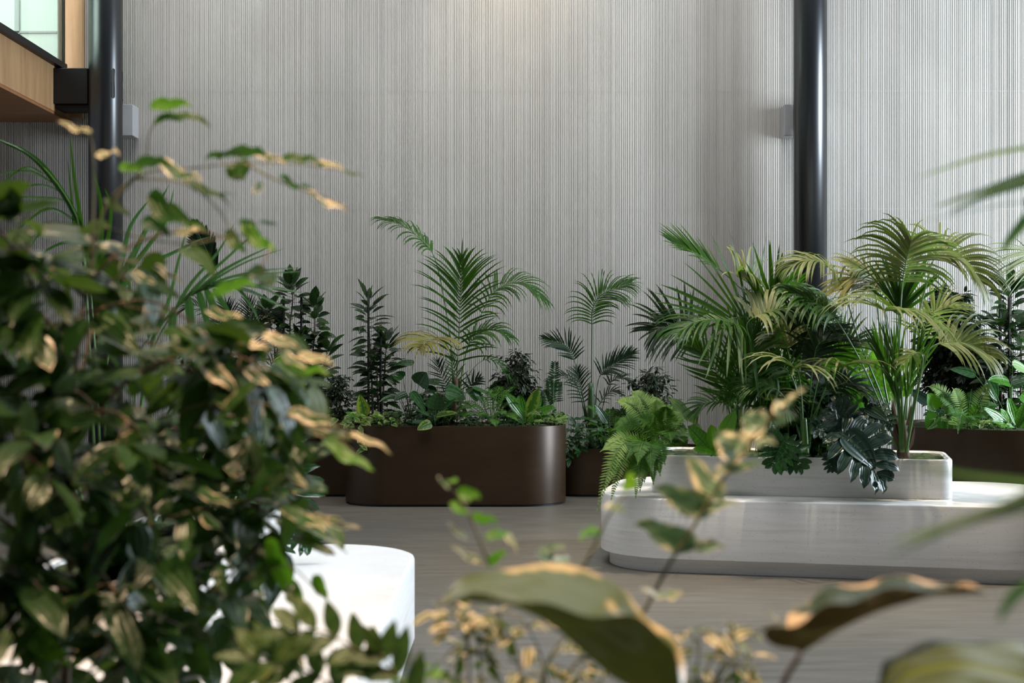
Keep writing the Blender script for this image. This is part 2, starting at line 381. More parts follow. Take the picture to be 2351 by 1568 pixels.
# two round steel columns and the grey brackets tying them to the wall
def disc_tube(mb, x, y, z0, z1, r, n=48, m=0):
    a = [mb.vert((x + r*math.cos(2*math.pi*k/n), y + r*math.sin(2*math.pi*k/n), z0)) for k in range(n)]
    b = [mb.vert((x + r*math.cos(2*math.pi*k/n), y + r*math.sin(2*math.pi*k/n), z1)) for k in range(n)]
    for k in range(n): mb.face((a[k], a[(k+1)%n], b[(k+1)%n], b[k]), m)
    mb.face(a[::-1], m, False); mb.face(b, m, False)
YC = 14.03
for px, lab, slots in ((242, 'tall round black steel column with slots, beside the oak balcony', True),
                       (1860, 'tall round black steel column standing behind the palms in the pale stone planter', False)):
    X = (px - CX) * YC / F_PX
    t = thing('column', lab, 'column', (X, YC, 0))
    mb = MB(); disc_tube(mb, X, YC, 0.0, 9.0, 0.165)
    mb.build('shaft', M['black'], t)
    mb = MB(); disc_tube(mb, X, YC, 0.0, 0.025, 0.20); mb.build('base_plate', M['black'], t)
    if slots:
        for ang, lab2 in ((-48, 'narrow recessed slot'), (8, 'narrow recessed slot')):
            a = R(ang); n = Vector((math.cos(a), math.sin(a), 0)); s = Vector((-n.y, n.x, 0))
            mb = MB(); z0, z1 = P(0, 230, YC).z, P(0, 163, YC).z
            c = Vector((X, YC, 0)) + n * 0.1655
            # rounded slot: rim tube and dark fill
            loop = []
            for k in range(13): q = math.pi * k / 12; loop.append(c + s * (0.016*math.cos(q)) + UP * (z1 - 0.016 + 0.016*math.sin(q)))
            for k in range(13): q = math.pi + math.pi * k / 12; loop.append(c + s * (0.016*math.cos(q)) + UP * (z0 + 0.016 + 0.016*math.sin(q)))
            mb.face([mb.vert(p) for p in loop], 0, False)
            mb.tube(loop + [loop[0]], 0.004, 0.004, 6, 1)
            mb.build('slot', [M['blackmatte'], M['black']], t)
    b = MB(); zt, zb = P(0, 240, 14.3).z, P(0, 312, 14.3).z
    b.box((X - 0.205, 14.28, zb), (X + 0.205, 14.495, zt))
    b.box((X - 0.06, 14.15, zb + 0.06), (X + 0.06, 14.28, zt - 0.06))
    o = b.build('wall_bracket', M['greybox'])
    bv = o.modifiers.new('bevel', 'BEVEL'); bv.width = 0.006; bv.segments = 2; bv.limit_method = 'ANGLE'
    o['label'] = 'square grey wall bracket behind the ' + ('slotted column near the balcony' if slots else 'column among the palms')
    o['category'] = 'bracket'; o['group'] = 'grey brackets tying the columns to the wall'

# black steel beam from the left column to the balcony
XL = (242 - CX) * YC / F_PX
mb = MB(); mb.box((-4.52, 13.95, P(0, 238, 13.95).z), (-4.165, 14.35, P(0, 156, 13.95).z))
mb.box((-4.50, 14.0, P(0, 247, 13.95).z), (-4.12, 14.30, P(0, 238, 13.95).z))
o = mb.build('steel_beam', M['blackmatte']); o['label'] = 'short black steel box beam joining the slotted column to the oak balcony'; o['category'] = 'beam'
bv = o.modifiers.new('bevel', 'BEVEL'); bv.width = 0.006; bv.segments = 2

# timber balcony with a glass balustrade, top left
t = thing('balcony', 'oak faced balcony with glass balustrade beside the slotted black column', 'balcony', (-5.5, 11, 3.69))
mb = MB(); mb.box((-4.55, 6.0, 3.69), (-4.50, 14.49, 4.13)); mb.build('fascia', M['oak'], t)
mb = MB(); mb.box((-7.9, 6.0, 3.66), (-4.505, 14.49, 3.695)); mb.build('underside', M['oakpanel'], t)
mb = MB(); mb.box((-4.56, 6.0, 4.13), (-4.44, 14.2, 4.19)); mb.box((-4.515, 14.17, 4.13), (-4.465, 14.21, 6.2)); mb.build('balustrade_frame', M['blackmatte'], t)
mb = MB(); mb.box((-4.49, 6.0, 4.19), (-4.475, 14.17, 6.1)); mb.build('glass_pane', M['glass'], t)
mb = MB()
mb.box((-4.53, 14.42, 3.695), (-4.36, 14.495, 6.6)); mb.build('end_panel', M['oak'], t)
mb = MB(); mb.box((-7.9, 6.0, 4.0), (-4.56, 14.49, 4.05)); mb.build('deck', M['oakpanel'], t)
mb = MB(); mb.box((-7.9, 6.0, 4.05), (-7.8, 14.44, 6.8)); mb.box((-7.8, 14.42, 4.05), (-4.62, 14.49, 6.8))  # added white panels behind the glass, there to make the pane look bright
for xx in (-5.05, -5.62, -6.3): mb.box((xx, 14.40, 4.05), (xx + 0.05, 14.42, 6.8), 1)
for zz_ in (4.55, 5.0): mb.box((-7.8, 14.40, zz_), (-4.62, 14.42, zz_ + 0.02), 1)
struct('balcony_bright_backing', mb, [M['wallwhite'], M['greybox']])
lamp('balcony_fill', 'AREA', (-6.0, 12.6, 5.3), (-5.9, 14.4, 5.1), 95, (0.93, 1.0, 0.96), shape='RECTANGLE', size=2.2, size_y=1.6)  # added lamp that brightens the panels seen through the glass

# ------------------------------------------------------------------ rounded planters and benches
def rrect(x0, x1, y0, y1, r, n=14):
    r = min(r, (x1-x0)/2 - 1e-4, (y1-y0)/2 - 1e-4)
    out = []
    for cx, cy, a0 in ((x1-r, y0+r, -90), (x1-r, y1-r, 0), (x0+r, y1-r, 90), (x0+r, y0+r, 180)):
        for k in range(n + 1):
            a = R(a0 + 90 * k / n); out.append((cx + r*math.cos(a), cy + r*math.sin(a)))
    return out
def loft(mb, dims, r, rings, m=0, capbot=True, captop=True, n=14):
    x0, x1, y0, y1 = dims; rows = []
    for ins, z in rings:
        rows.append([mb.vert((x, y, z)) for x, y in rrect(x0+ins, x1-ins, y0+ins, y1-ins, max(0.005, r-ins), n)])
    K = len(rows[0])
    for a, b in zip(rows, rows[1:]):
        for k in range(K): mb.face((a[k], a[(k+1)%K], b[(k+1)%K], b[k]), m)
    if capbot: mb.face(rows[0][::-1], m, False)
    if captop: mb.face(rows[-1], m, False)
def smooth_by_angle(o):
    md = o.modifiers.new('split', 'EDGE_SPLIT'); md.split_angle = R(40)
def moss_bed(mb, dims, r, z, seed, step=0.035, amp=0.03):
    x0, x1, y0, y1 = dims; r = min(r, (x1-x0)/2, (y1-y0)/2)
    nx, ny = int((x1-x0)/step) + 1, int((y1-y0)/step) + 1
    idx = {}
    def inside(x, y):
        cx = min(max(x, x0+r), x1-r); cy = min(max(y, y0+r), y1-r)
        return (x-cx)**2 + (y-cy)**2 <= (r + 1e-6)**2
    for i in range(nx + 1):
        for j in range(ny + 1):
            x = x0 + (x1-x0)*i/nx; y = y0 + (y1-y0)*j/ny
            cx = min(max(x, x0+r), x1-r); cy = min(max(y, y0+r), y1-r)
            dx, dy = x-cx, y-cy; d = math.hypot(dx, dy)
            if d > r:
                if d > r + step * 1.6: continue
                x, y = cx + dx/d*r, cy + dy/d*r
            h = noise.noise(Vector((x*9 + seed, y*9, 0))) * amp + noise.noise(Vector((x*31, y*31, seed))) * amp * 0.5
            idx[i, j] = mb.vert((x, y, z + h))
    for i in range(nx):
        for j in range(ny):
            q = [idx.get(k) for k in ((i, j), (i+1, j), (i+1, j+1), (i, j+1))]
            if None not in q: mb.face(q)

def planter(name, label, dims, r, h, m, wall=0.012, seed=1, rotz=0, origin=None, foot=None, group=None, z0=0.0, bev=0.004, soil=0.03, amp=0.03):
    """dims in the planter's own frame when origin is given."""
    base = origin or (0, 0, 0)
    t = thing(name, label, 'planter', base, group, rotz=rotz); t['_base'] = (0, 0, 0)
    mb = MB()
    f = foot if foot else 0.02
    loft(mb, dims, r, [(0.0, z0 + f), (0.0, z0 + h - bev), (bev*0.3, z0 + h - bev*0.3), (bev, z0 + h), (wall - bev, z0 + h), (wall, z0 + h - bev), (wall, z0 + h - 0.16)], 0)
    o = mb.build('tub', m, t); smooth_by_angle(o)
    if foot or z0 == 0:
        mb = MB(); ins = 0.02 if not foot else 0.06
        loft(mb, dims, r, [(ins, z0), (ins, z0 + f + 0.002)], 0)
        o = mb.build('plinth', M['blackmatte'] if not foot else m, t); smooth_by_angle(o)
    mb = MB(); e = wall + 0.001
    x0, x1, y0, y1 = dims
    moss_bed(mb, (x0+e, x1-e, y0+e, y1-e), max(0.01, r-e), z0 + h - soil, seed, amp=amp)
    mb.build('moss_bed', M['moss'], t, kind='stuff')
    return t

BG = 'bronze planters along the ribbed wall'
planter('bronze_planter', 'tall bronze planter with round ends, the nearest one to the middle of the floor', (-1.47, 0.475, 12.19, 12.99), 0.39, 0.69, M['bronze'], group=BG, seed=2)
planter('bronze_planter', 'tall bronze planter partly hidden behind the left end of the middle planter', (-2.75, -1.10, 13.02, 13.9), 0.43, 0.70, M['bronze'], group=BG, seed=3)
planter('bronze_planter', 'low bronze planter between the middle planter and the pale stone bench', (0.30, 1.85, 13.01, 13.75), 0.36, 0.44, M['bronze'], group=BG, seed=4)
planter('bronze_planter', 'big round-ended bronze planter behind the right end of the stone bench', (3.33, 6.2, 11.4, 13.3), 0.94, 0.70, M['bronze'], group=BG, seed=5)

# right bench and its planter: own frame, x along the front
ROT = R(-12.8); O = (0.56, 8.70, 0)
def bench(label, dims, r, rotz, origin, foot=0.09):
    t = thing('stone_bench', label, 'bench', origin, 'pale stone benches', rotz=rotz); t['_base'] = (0, 0, 0)
    mb = MB(); loft(mb, dims, r, [(0.0, foot), (0.0, 0.436), (0.004, 0.446), (0.014, 0.45)], 0, n=20)
    o = mb.build('seat_slab', M['stone'], t); smooth_by_angle(o)
    mb = MB(); loft(mb, dims, r, [(0.055, 0.0), (0.055, foot + 0.001)], 0, n=20)
    o = mb.build('plinth', M['stone'], t); smooth_by_angle(o)
    return t
bench('long speckled pale stone bench standing in front of the tall palms', (-0.09, 2.78, 0.0, 1.6), 0.50, ROT, O)
planter('stone_planter', 'pale stone planter full of palms, raised on the long bench in front of the column', (0.24, 2.08, 0.34, 1.12), 0.13, 0.24, M['stone'], wall=0.035, seed=6, rotz=ROT, origin=O, z0=0.4505, bev=0.012, soil=0.025, foot=0.001)
bench('white stone bench under the leafy trough, its rounded corner in the open floor', (-1.56, -0.43, 2.9, 6.68), 0.42, 0, (0, 0, 0))
planter('stone_planter', 'narrow pale stone trough on the white bench, half hidden by tree leaves', (-1.50, -0.98, 4.24, 6.5), 0.10, 0.24, M['stone'], wall=0.03, seed=7, z0=0.4505, bev=0.012, origin=(0, 0, 0), foot=0.001)
# the trough the nearest plants grow from, just below the picture
planter('stone_planter', 'pale stone trough at the very front, holding the nearest blurred plants', (-1.5, 1.35, 0.95, 2.55), 0.12, 0.56, M['stone'], wall=0.035, seed=8, bev=0.012)

def bl(x, y, z=0.0):
    """a point in the long bench's frame -> world"""
    c, s = math.cos(ROT), math.sin(ROT)
    return Vector((O[0] + x*c - y*s, O[1] + x*s + y*c, z))
# ------------------------------------------------------------------ plant builders
PALM_G = 'feathery palms in the planters'
def palm(label, Y0, base, fronds, mats, stalk='stalk', trunk=None, name='palm', seed=1, group=None):
    """fronds: dicts with px points (dY relative to Y0)."""
    rng = random.Random(seed)
    b = P(base[0], base[1], Y0)
    t = thing(name, label, 'palm', b, group)
    if trunk:
        mb = MB(); c = spline(FP(Y0, trunk['pts']), 10); mb.tube(c, trunk['r'][0], trunk['r'][1], 9, 0)
        for k in range(trunk.get('sheaths', 4)):          # old leaf sheaths round the stem
            p = c[min(9, 2 + k)]; a = rng.uniform(0, 6.28); d = Vector((math.cos(a), math.sin(a), 3.2)).normalized()
            blade(mb, p + Vector((math.cos(a), math.sin(a), 0)) * trunk['r'][0] * 0.7, d, Vector((math.cos(a), math.sin(a), 0)), rng.uniform(.12, .22), trunk['r'][0]*1.3, 'strap', 4, -0.1, 0.3, 0.5, 0)
        mb.build('trunk', M[trunk.get('mat', 'bark')], t)
    for i, f in enumerate(fronds):
        f = dict(f); pts = FP(Y0, f.pop('p')); mt = M[f.pop('m', mats)]
        f.setdefault('rng', rng)
        frond('frond', t, [mt, M[f.pop('s', stalk)]], pts, **f)
    return t

def bush(label, cat, Y0, base, crown, dy, nbr, nleaf, L, W, m='ficus_dark', name='ficus_bush', seed=1, prof='ovate', trunkr=0.012, woodm='bark', stems=1,
         lean=None, group=None, spread=0.05, hang=0.5, wide=0.0):
    """crown: px ellipse (cx, cy, rx, ry); dy: half depth in metres."""
    rng = random.Random(seed); b = P(base[0], base[1], Y0)
    t = thing(name, label, cat, b, group)
    sc = Y0 / F_PX
    C_ = P(crown[0], crown[1], Y0); rx, rz = crown[2]*sc, crown[3]*sc
    wood, fol = MB(), MB()
    top = C_ + Vector((0, 0, rz * 0.8))
    trunks = []
    for s in range(stems):
        o = Vector((rng.uniform(-1, 1) * 0.05 * (stems > 1), rng.uniform(-.05, .05), 0))
        e = top + Vector((rng.uniform(-1, 1) * rx * 0.35 * (stems > 1), 0, -rng.uniform(0, .3) * rz * (stems > 1)))
        c = spline([b + o, (b + e) / 2 + Vector((rng.uniform(-.03, .03), 0, 0)), e], 24); trunks.append(c)
        wood.tube(c, trunkr, trunkr * 0.3, 6, 0)
    for k in range(nbr):
        while True:
            q = Vector((rng.uniform(-1, 1), rng.uniform(-1, 1), rng.uniform(-1, 1)))
            if 0.25 < q.length < 1: break
        e = C_ + Vector((q.x * rx, q.y * dy, q.z * rz))
        c = rng.choice(trunks)
        zz_ = e.z - (abs(e.x - C_.x) * 0.6 + 0.03)
        j = min(range(24), key=lambda i: abs(c[i].z - zz_)); s0 = c[j]
        mid = (s0 + e) / 2 + Vector((0, 0, 0.25 * (e - s0).length))
        br = spline([s0, mid, e], 8); wood.tube(br, trunkr * 0.28, trunkr * 0.1, 4, 0)
        for i in range(nleaf):
            u = rng.uniform(0.3, 1.0); f = u * 7; a = min(int(f), 6); p = br[a].lerp(br[a+1], f - a)
            T = (br[a+1] - br[a]).normalized()
            D = T * 0.5 + Vector((rng.uniform(-1, 1), rng.uniform(-1, 1), rng.uniform(-0.9, 0.35) - hang * 0.5))
            N = UP + Vector((rng.uniform(-.6, .6), rng.uniform(-.8, .3), 0))
            blade(fol, p + D.normalized() * rng.uniform(0, spread), D, N, L * rng.uniform(.7, 1.2), W * rng.uniform(.8, 1.15), prof, 4, hang, 0.12, rng.random(), 0)
    wood.build('branches', M[woodm], t); fol.build('foliage', M[m], t)
    return t

def staked(label, Y0, base, stems, stakes, m='rubber', L=0.15, W=0.04, seed=1, per=9, prof='lance', hang=0.7, soilz=None):
    """stems: list of (px pts, [whorl density]); long leaves standing out all round; stakes: (x, ytop, ybot)."""
    rng = random.Random(seed); b = P(base[0], base[1], Y0)
    t = thing('staked_plant', label, 'plant', b, 'upright leafy plants tied to black stakes')
    for pts, n, sl in stems:
        c = spline(FP(Y0, pts), 40); mb = MB(); mb.tube(c, 0.011, 0.004, 6, 0); st = mb.build('stem', M['bark'], t)
        mb = MB(); a = rng.uniform(0, 6)
        for k in range(n):
            u = 1 - (k / n) ** 1.25 if sl != 'all' else 1 - k / n
            f = u * 39 * 0.93 + 39 * 0.07 * u; i = min(int(f), 38); p = c[i].lerp(c[i+1], f - i)
            a += 2.4 + rng.uniform(-.3, .3)
            el = 1.1 - 1.0 * min(1, (1 - u) * 4) + rng.uniform(-.35, .25)
            h = Vector((math.cos(a), math.sin(a), 0))
            D = h * math.cos(el) + UP * math.sin(el)
            pl = 0.025 + rng.uniform(0, .03)
            N = UP * math.cos(el) - h * math.sin(el) + Vector((rng.uniform(-.4, .4), rng.uniform(-1.1, -.2), 0))
            mb.tube([p, p + D * pl], 0.0025, 0.002, 4, 1)
            blade(mb, p + D * pl, D, N, L * rng.uniform(.65, 1.15), W * rng.uniform(.8, 1.15), prof, 6, hang * rng.uniform(.5, 1.3), 0.14, rng.random(), 0)
        mb.build('foliage', [M[m], M['stalkdark']], t)
    for x, y0, y1 in stakes:
        mb = MB(); mb.tube([P(x, y1, Y0 - 0.05), P(x, y0, Y0 - 0.05)], 0.011, 0.011, 8, 0); mb.build('stake', M['stake'], t)
    return t

def leafy(label, Y0, base, leaves, m, stalk='stalkdark', name='philodendron', cat='plant', prof='heart', seed=1, sr=0.004, parts=True, group=None, fold=0.1, veins=0, cross=2, nseg=8, wave=0.0):
    """Big single leaves on stalks. leaves: (px, py, dY, length px, width px, dir angle deg in picture (0 = right, 90 = up), facing (0 = seen face on .. 1 = edge on), droop)"""
    rng = random.Random(seed); b = P(base[0], base[1], Y0); sc = Y0 / F_PX
    t = thing(name, label, cat, b, group)
    for lf in leaves:
        x, y, dY, l, wd, ang, fc, gr = lf[:8]
        mm = M[lf[8]] if len(lf) > 8 else M[m]
        p = P(x, y, Y0 + dY); a = R(ang)
        dirn = Vector((math.cos(a), -0.25 * (1 if dY <= 0 else -1), math.sin(a)))
        N = (Vector((0, -1, 0.25)) * (1 - fc) + UP * fc).normalized() + Vector((rng.uniform(-.15, .15), 0, rng.uniform(-.1, .1)))
        mb = MB()
        mid = (b + p) / 2 + Vector(((p.x - b.x) * 0.12, 0, 0.12 * (p - b).length))
        bb = b + Vector((rng.uniform(-.03, .03), rng.uniform(-.03, .03), 0))
        mb.tube(spline([bb, mid, p], 9), sr, sr * 0.6, 5, 1)
        blade(mb, p, dirn, N, l * sc, wd * sc, prof, nseg, gr, fold, rng.random(), 0, wave, cross)
        mb.build('leaf', [mm, M[stalk]], t)
    return t

def lobed_leaf(mb, p, D, N, L, W, rng, lobes=7, m=0, grav=0.5, cut=0.66, sinus=True):
    """A deeply cut leaf: a centre blade with finger lobes that merge near the midrib."""
    D = D.normalized(); N = (N - D * N.dot(D)).normalized(); S = D.cross(N)
    blade(mb, p, D, N, L, W * cut, 'ovate', 9, grav, 0.1, rng.random(), m, 0, 2)
    q = p; T = D.copy(); rr = rng.random()
    for k in range(lobes):
        u = (k + 0.3) / lobes
        q = p + D * (L * u) - UP * (grav * L * u * u * 0.4)
        a = R(118 - 92 * u)
        l = W * (0.62 + 0.25 * math.sin(math.pi * min(1, u * 1.25)))
        if k == lobes - 1: l *= 0.7
        for sg in (-1, 1):
            d = D * math.cos(a) + S * sg * math.sin(a)
            blade(mb, q, d + N * 0.08, N + S * sg * -0.1, l * rng.uniform(.85, 1.1), W * 0.27 * rng.uniform(.85, 1.2), 'nest', 7, grav * rng.uniform(.7, 1.6), 0.16, rr, m, 0.10, 1, roll=rng.uniform(-.4, .4))

def selloum(label, Y0, base, leaves, m='selloum', stalk='stalk', seed=1, sr=0.007, name='split_leaf_philodendron'):
    rng = random.Random(seed); b = P(base[0], base[1], Y0); sc = Y0 / F_PX
    t = thing(name, label, 'plant', b)
    for x, y, dY, l, wd, ang, fc, gr, *rest in leaves:
        p = P(x, y, Y0 + dY); a = R(ang); D = Vector((math.cos(a), -0.2, math.sin(a)))
        N = (Vector((0, -1, 0.2)) * (1 - fc) + UP * fc).normalized()
        mb = MB(); bb = b + Vector((rng.uniform(-.04, .04), rng.uniform(-.04, .04), 0))
        mid = (bb + p) / 2 + Vector((-(p.x - b.x) * 0.1, 0, 0.1 * (p - b).length))
        mb.tube(spline([bb, mid, p], 10), sr, sr * 0.6, 6, 1)
        lobed_leaf(mb, p, D, N, l * sc, wd * sc, rng, 7, 0, gr)
        mb.build('leaf', [M[rest[0]] if rest else M[m], M[stalk]], t)
    return t

def fern(label, Y0, base, tips, m='fern', seed=1, L=0.05, W=0.012, n=24, name='fern', rise=0.5, group=None, stalk='stalk', grav=0.3, env=None, t0=0.15, face=None, cat='fern'):
    """Arching fronds from base to each tip (px, py, dY[, material])."""
    rng = random.Random(seed); b = P(base[0], base[1], Y0)
    t = thing(name, label, cat, b, group)
    for tp in tips:
        e = P(tp[0], tp[1], Y0 + tp[2]); mm = tp[3] if len(tp) > 3 else m
        r = tp[4] if len(tp) > 4 else rise
        ln = (e - b).length; mid = b.lerp(e, 0.5) + Vector((0, 0, ln * r * 0.5)); q2 = b.lerp(e, 0.8) + Vector((0, 0, ln * r * 0.34))
        o = b + Vector((rng.uniform(-.02, .02), rng.uniform(-.02, .02), 0))
        frond('frond', t, [M[mm], M[stalk]], [o, mid, q2, e], n=n, L=L, W=W, ang=(78, 50), grav=grav, t0=t0, rw=0.003, rng=rng, prof='lance', seg=4,
              env=env or (lambda s: 0.55 + 1.2 * s if s < 0.35 else max(0.12, 1.0 - 0.92 * ((s - 0.35) / 0.65))), lift=0.05, jit=0.6, face=face)
    return t

def trailer(label, Y0, base, leaves, m='pothos', seed=1, L=0.05, W=0.045, name='trailing_plant', vines=(), group=None, prof='heart'):
    """Low creeping plant: (px, py, dY) list of leaf places, and vines as px lines with leaves along them."""
    rng = random.Random(seed); b = P(base[0], base[1], Y0)
    t = thing(name, label, 'plant', b, group)
    mb = MB(); vb = MB()
    for v in vines:
        c = spline(FP(Y0, v[0]), 24); vb.tube(c, 0.0025, 0.0015, 4, 0)
        for k in range(v[1]):
            p = c[min(23, int((k + 0.5) / v[1] * 23))]
            a = rng.uniform(0, 6.28); D = Vector((math.cos(a), -abs(math.sin(a)) * .6 - .2, rng.uniform(-.9, -.1)))
            blade(mb, p, D, Vector((rng.uniform(-.3, .3), -0.8, 0.6)), L * rng.uniform(.7, 1.2), W * rng.uniform(.8, 1.1), prof, 6, 0.5, 0.12, rng.random(), 0, 0, 2)
    for (x, y, rx, ry, n) in leaves:
        for k in range(n):
            q = P(x + rng.uniform(-rx, rx), y + rng.uniform(-ry, ry), Y0 + rng.uniform(-.15, .2))
            a = rng.uniform(0, 6.28); D = Vector((math.cos(a), math.sin(a) * .8, rng.uniform(-.5, .4)))
            vb.tube([q - UP * 0.06 + Vector((0, .02, 0)), q], 0.002, 0.0015, 4, 0)
            blade(mb, q, D, UP + Vector((rng.uniform(-.5, .5), -0.7, 0)), L * rng.uniform(.7, 1.2), W * rng.uniform(.8, 1.1), prof, 6, 0.6, 0.12, rng.random(), 0, 0, 2)
    vb.build('vine', M['stalk'], t); mb.build('foliage', M[m], t)
    return t

def fan_leaf(mb, p, D, N, L, W, n, spread, rng, grav=0.8, m=0):
    """A palmate fan: straps radiating from one point."""
    D = D.normalized(); N = (N - D * N.dot(D)).normalized(); S = D.cross(N)
    for k in range(n):
        a = R(-spread + 2 * spread * k / (n - 1))
        d = D * math.cos(a) + S * math.sin(a)
        blade(mb, p, d + N * 0.1, N, L * rng.uniform(.85, 1.1) * (1 - 0.25 * abs(a) / R(spread + 1)), W, 'nest' if k % 2 else 'strap', 6, grav, 0.14, rng.random(), m)

# ================================================================== middle bronze planter
CAM_F = (0, -1, 0.25)
palm('tallest feather palm of the middle bronze planter, one frond arching far out', 12.6, (1046, 958), [
    dict(p=[(1046,956),(1049,860),(1055,740),(1057,665),(1060,592,-.05)], n=27, L=.52, W=.024, ang=(64, 18), face=(0,-.9,.5), t0=.30, grav=1.0, rw=.006, env=lambda s: (0.75 + .5*s) if s < .5 else 1.0 - 1.9*(s-.5)**1.3),
    dict(p=[(1040,954),(1036,800),(1018,680),(1000,598),(975,558),(924,517),(872,503)], n=26, L=.34, W=.022, ang=(55, 18), t0=.56, grav=2.4, rw=.006, face=(0.3, -.35, 1), m='kentia'),
    dict(p=[(1052,955),(1062,850),(1081,776),(1125,684),(1158,655),(1200,650),(1249,690)], n=26, L=.42, W=.022, t0=.42, grav=2.3, rw=.006, face=(0, -.5, 1)),
    dict(p=[(1044,955),(1040,850),(1030,800),(1010,778),(985,782,-.25),(965,800,-.4)], n=18, L=.40, W=.034, ang=(88, 30), t0=.58, grav=1.9, lift=.35, m='kentia_old', rw=.005, face=(0, -.6, 1)),
    dict(p=[(1050,955),(1060,860),(1074,800),(1094,771),(1130,757),(1172,775)], n=17, L=.34, W=.026, t0=.42, grav=2.5, rw=.006, face=(0, -.5, 1), m='kentia'),
    dict(p=[(1054,955),(1068,880),(1091,841),(1122,824),(1150,840),(1172,868)], n=10, L=.22, W=.024, t0=.5, grav=1.5, rw=.004),
    dict(p=[(1042,955),(1030,905),(1020,878),(1008,852),(1004,830)], n=12, L=.17, W=.014, face=CAM_F, t0=.25, grav=.4, rw=.003, m='kentia_shaded'),
    dict(p=[(1048,955),(1052,900),(1046,860),(1036,820)], n=12, L=.17, W=.014, face=CAM_F, t0=.25, grav=.4, rw=.003),
    dict(p=[(1046,955),(1070,905),(1082,882),(1100,870)], n=5, L=.14, W=.025, face=CAM_F, t0=.45, grav=.3, rw=.003, m='kentia_shaded'),
], 'kentia', trunk=dict(pts=[(1046,962),(1046,915),(1047,868)], r=(.035, .02)), seed=11, group=PALM_G)
bush('small dark bushy ficus behind the fern in the middle bronze planter', 'shrub', 12.75, (1180,958), (1183,880,58,78), .25, 130, 12, .055, .024, seed=12, stems=2, trunkr=.010)
staked('slim upright plant on two black stakes at the left end of the middle bronze planter', 12.7, (852,960),
       [([(856,955),(853,860),(848,770),(846,690)], 100, 'all'), ([(876,955),(882,870),(885,820),(888,790)], 60, 'all'), ([(870,955),(866,880),(866,840)], 30, 'all')],
       [(846, 679, 955), (874, 746, 958)], L=.18, W=.055, seed=13)
leafy('philodendron with glossy heart leaves on long stalks before the tallest palm of the middle planter', 12.42, (940,962), [
    (962,884,0,36,50,60,.1,.3), (926,868,.1,30,36,160,.5,.5), (948,838,.1,48,40,170,.7,.8), (935,905,-.05,34,30,200,.6,.6),
    (975,898,0,30,34,10,.5,.6), (912,910,0,44,24,190,.7,.5), (944,900,-.05,60,26,-50,.5,.6), (905,880,.1,26,16,150,.2,.3)], 'philo', seed=14, group='broad leaved plants in the middle bronze planter')
leafy('philodendron with one broad dark upright leaf at the front of the middle planter', 12.32, (995,968), [
    (996,940,-.05,42,44,75,.0,.1), (1022,900,.05,52,52,-15,.35,.4), (1008,880,.1,36,30,170,.6,.5), (1002,955,-.05,52,26,12,.6,.3,'pothos'),
    (985,955,-.05,44,20,150,.7,.5), (1015,940,0,44,12,40,.3,.2,'philo'), (1088,893,.1,52,14,-55,.3,.3), (1085,890,.1,60,16,-20,.6,.3), (1025,935,.1,30,30,160,.3,.6)], 'philo', seed=15, group='broad leaved plants in the middle bronze planter')
leafy('single pale yellow-green leaf hanging over the front edge of the middle bronze planter', 12.24, (985,972), [(990,972,-.08,36,26,-160,.2,.4,'pothos'), (975,972,-.04,30,18,170,.6,.4,'philo')], 'pothos', name='pothos', seed=16)
leafy('upright yellow-green oval leaf at the left end of the middle bronze planter', 12.4, (845,972), [(838,958,-.05,56,32,102,.0,-.1,'nest_veg'), (828,962,0,40,18,150,.5,.4,'nest')], 'nest_veg', name='birds_nest_fern', prof='ovate', seed=17)
fern('feathery bright green fern in the middle bronze planter between philodendron and birds nest fern', 12.38, (1130,968),
     [(1085,905,.1), (1150,888,.15), (1172,898,.05), (1192,925,0), (1078,935,-.05), (1120,890,-.05), (1060,960,-.1), (1100,955,-.15), (1160,950,-.15), (1175,910,-.1), (1140,900,-.1), (1108,912,-.1), (1188,966,-.14), (1138,978,-.18), (1052,930,.1), (1190,890,.2)], seed=18, L=.062, W=.010, n=24, rise=.45)
leafy('bright birds nest fern with crinkled yellow-striped leaves, near the right end of the middle planter', 12.42, (1208,972), [
    (1208,966,-.05,84,32,70,.05,.1,'nest_veg'), (1206,966,0,84,30,122,.2,.5), (1212,966,0,76,26,38,.4,.9), (1204,968,0,50,22,150,.5,.6,'nest_veg'),
    (1214,968,-.03,54,20,20,.5,.5), (1203,962,.08,60,28,100,.1,.2), (1210,962,.08,62,26,58,.2,.4)], 'nest', name='birds_nest_fern', prof='nest', seed=19, wave=.05)
trailer('yellow-green pothos spilling over the left end of the middle bronze planter', 12.34, (835,975), [(880,962,34,14,26), (815,965,26,14,16)], seed=20,
        vines=[([(838,965,0),(822,985,-.1),(828,1015,-.12),(838,1035,-.12)], 9), ([(815,962),(800,972,-.02),(808,985,0)], 6)], L=.075, W=.05)
trailer('pothos creeping over the soil at the right end of the middle bronze planter', 12.38, (1260,975), [(1258,958,44,13,44), (1225,968,20,6,10)], seed=21, L=.06, W=.038)
fern('zz plant with two upright glossy leaf stems behind the right end of the middle planter', 12.9, (1268,962),
     [(1274,834,0), (1262,878,.05), (1250,900,0), (1282,880,.05)], m='zz', seed=22, L=.080, W=.017, n=12, rise=.0, name='zz_plant', face=CAM_F, t0=.3, grav=.2, env=lambda s: 1 - .45 * s, cat='plant')

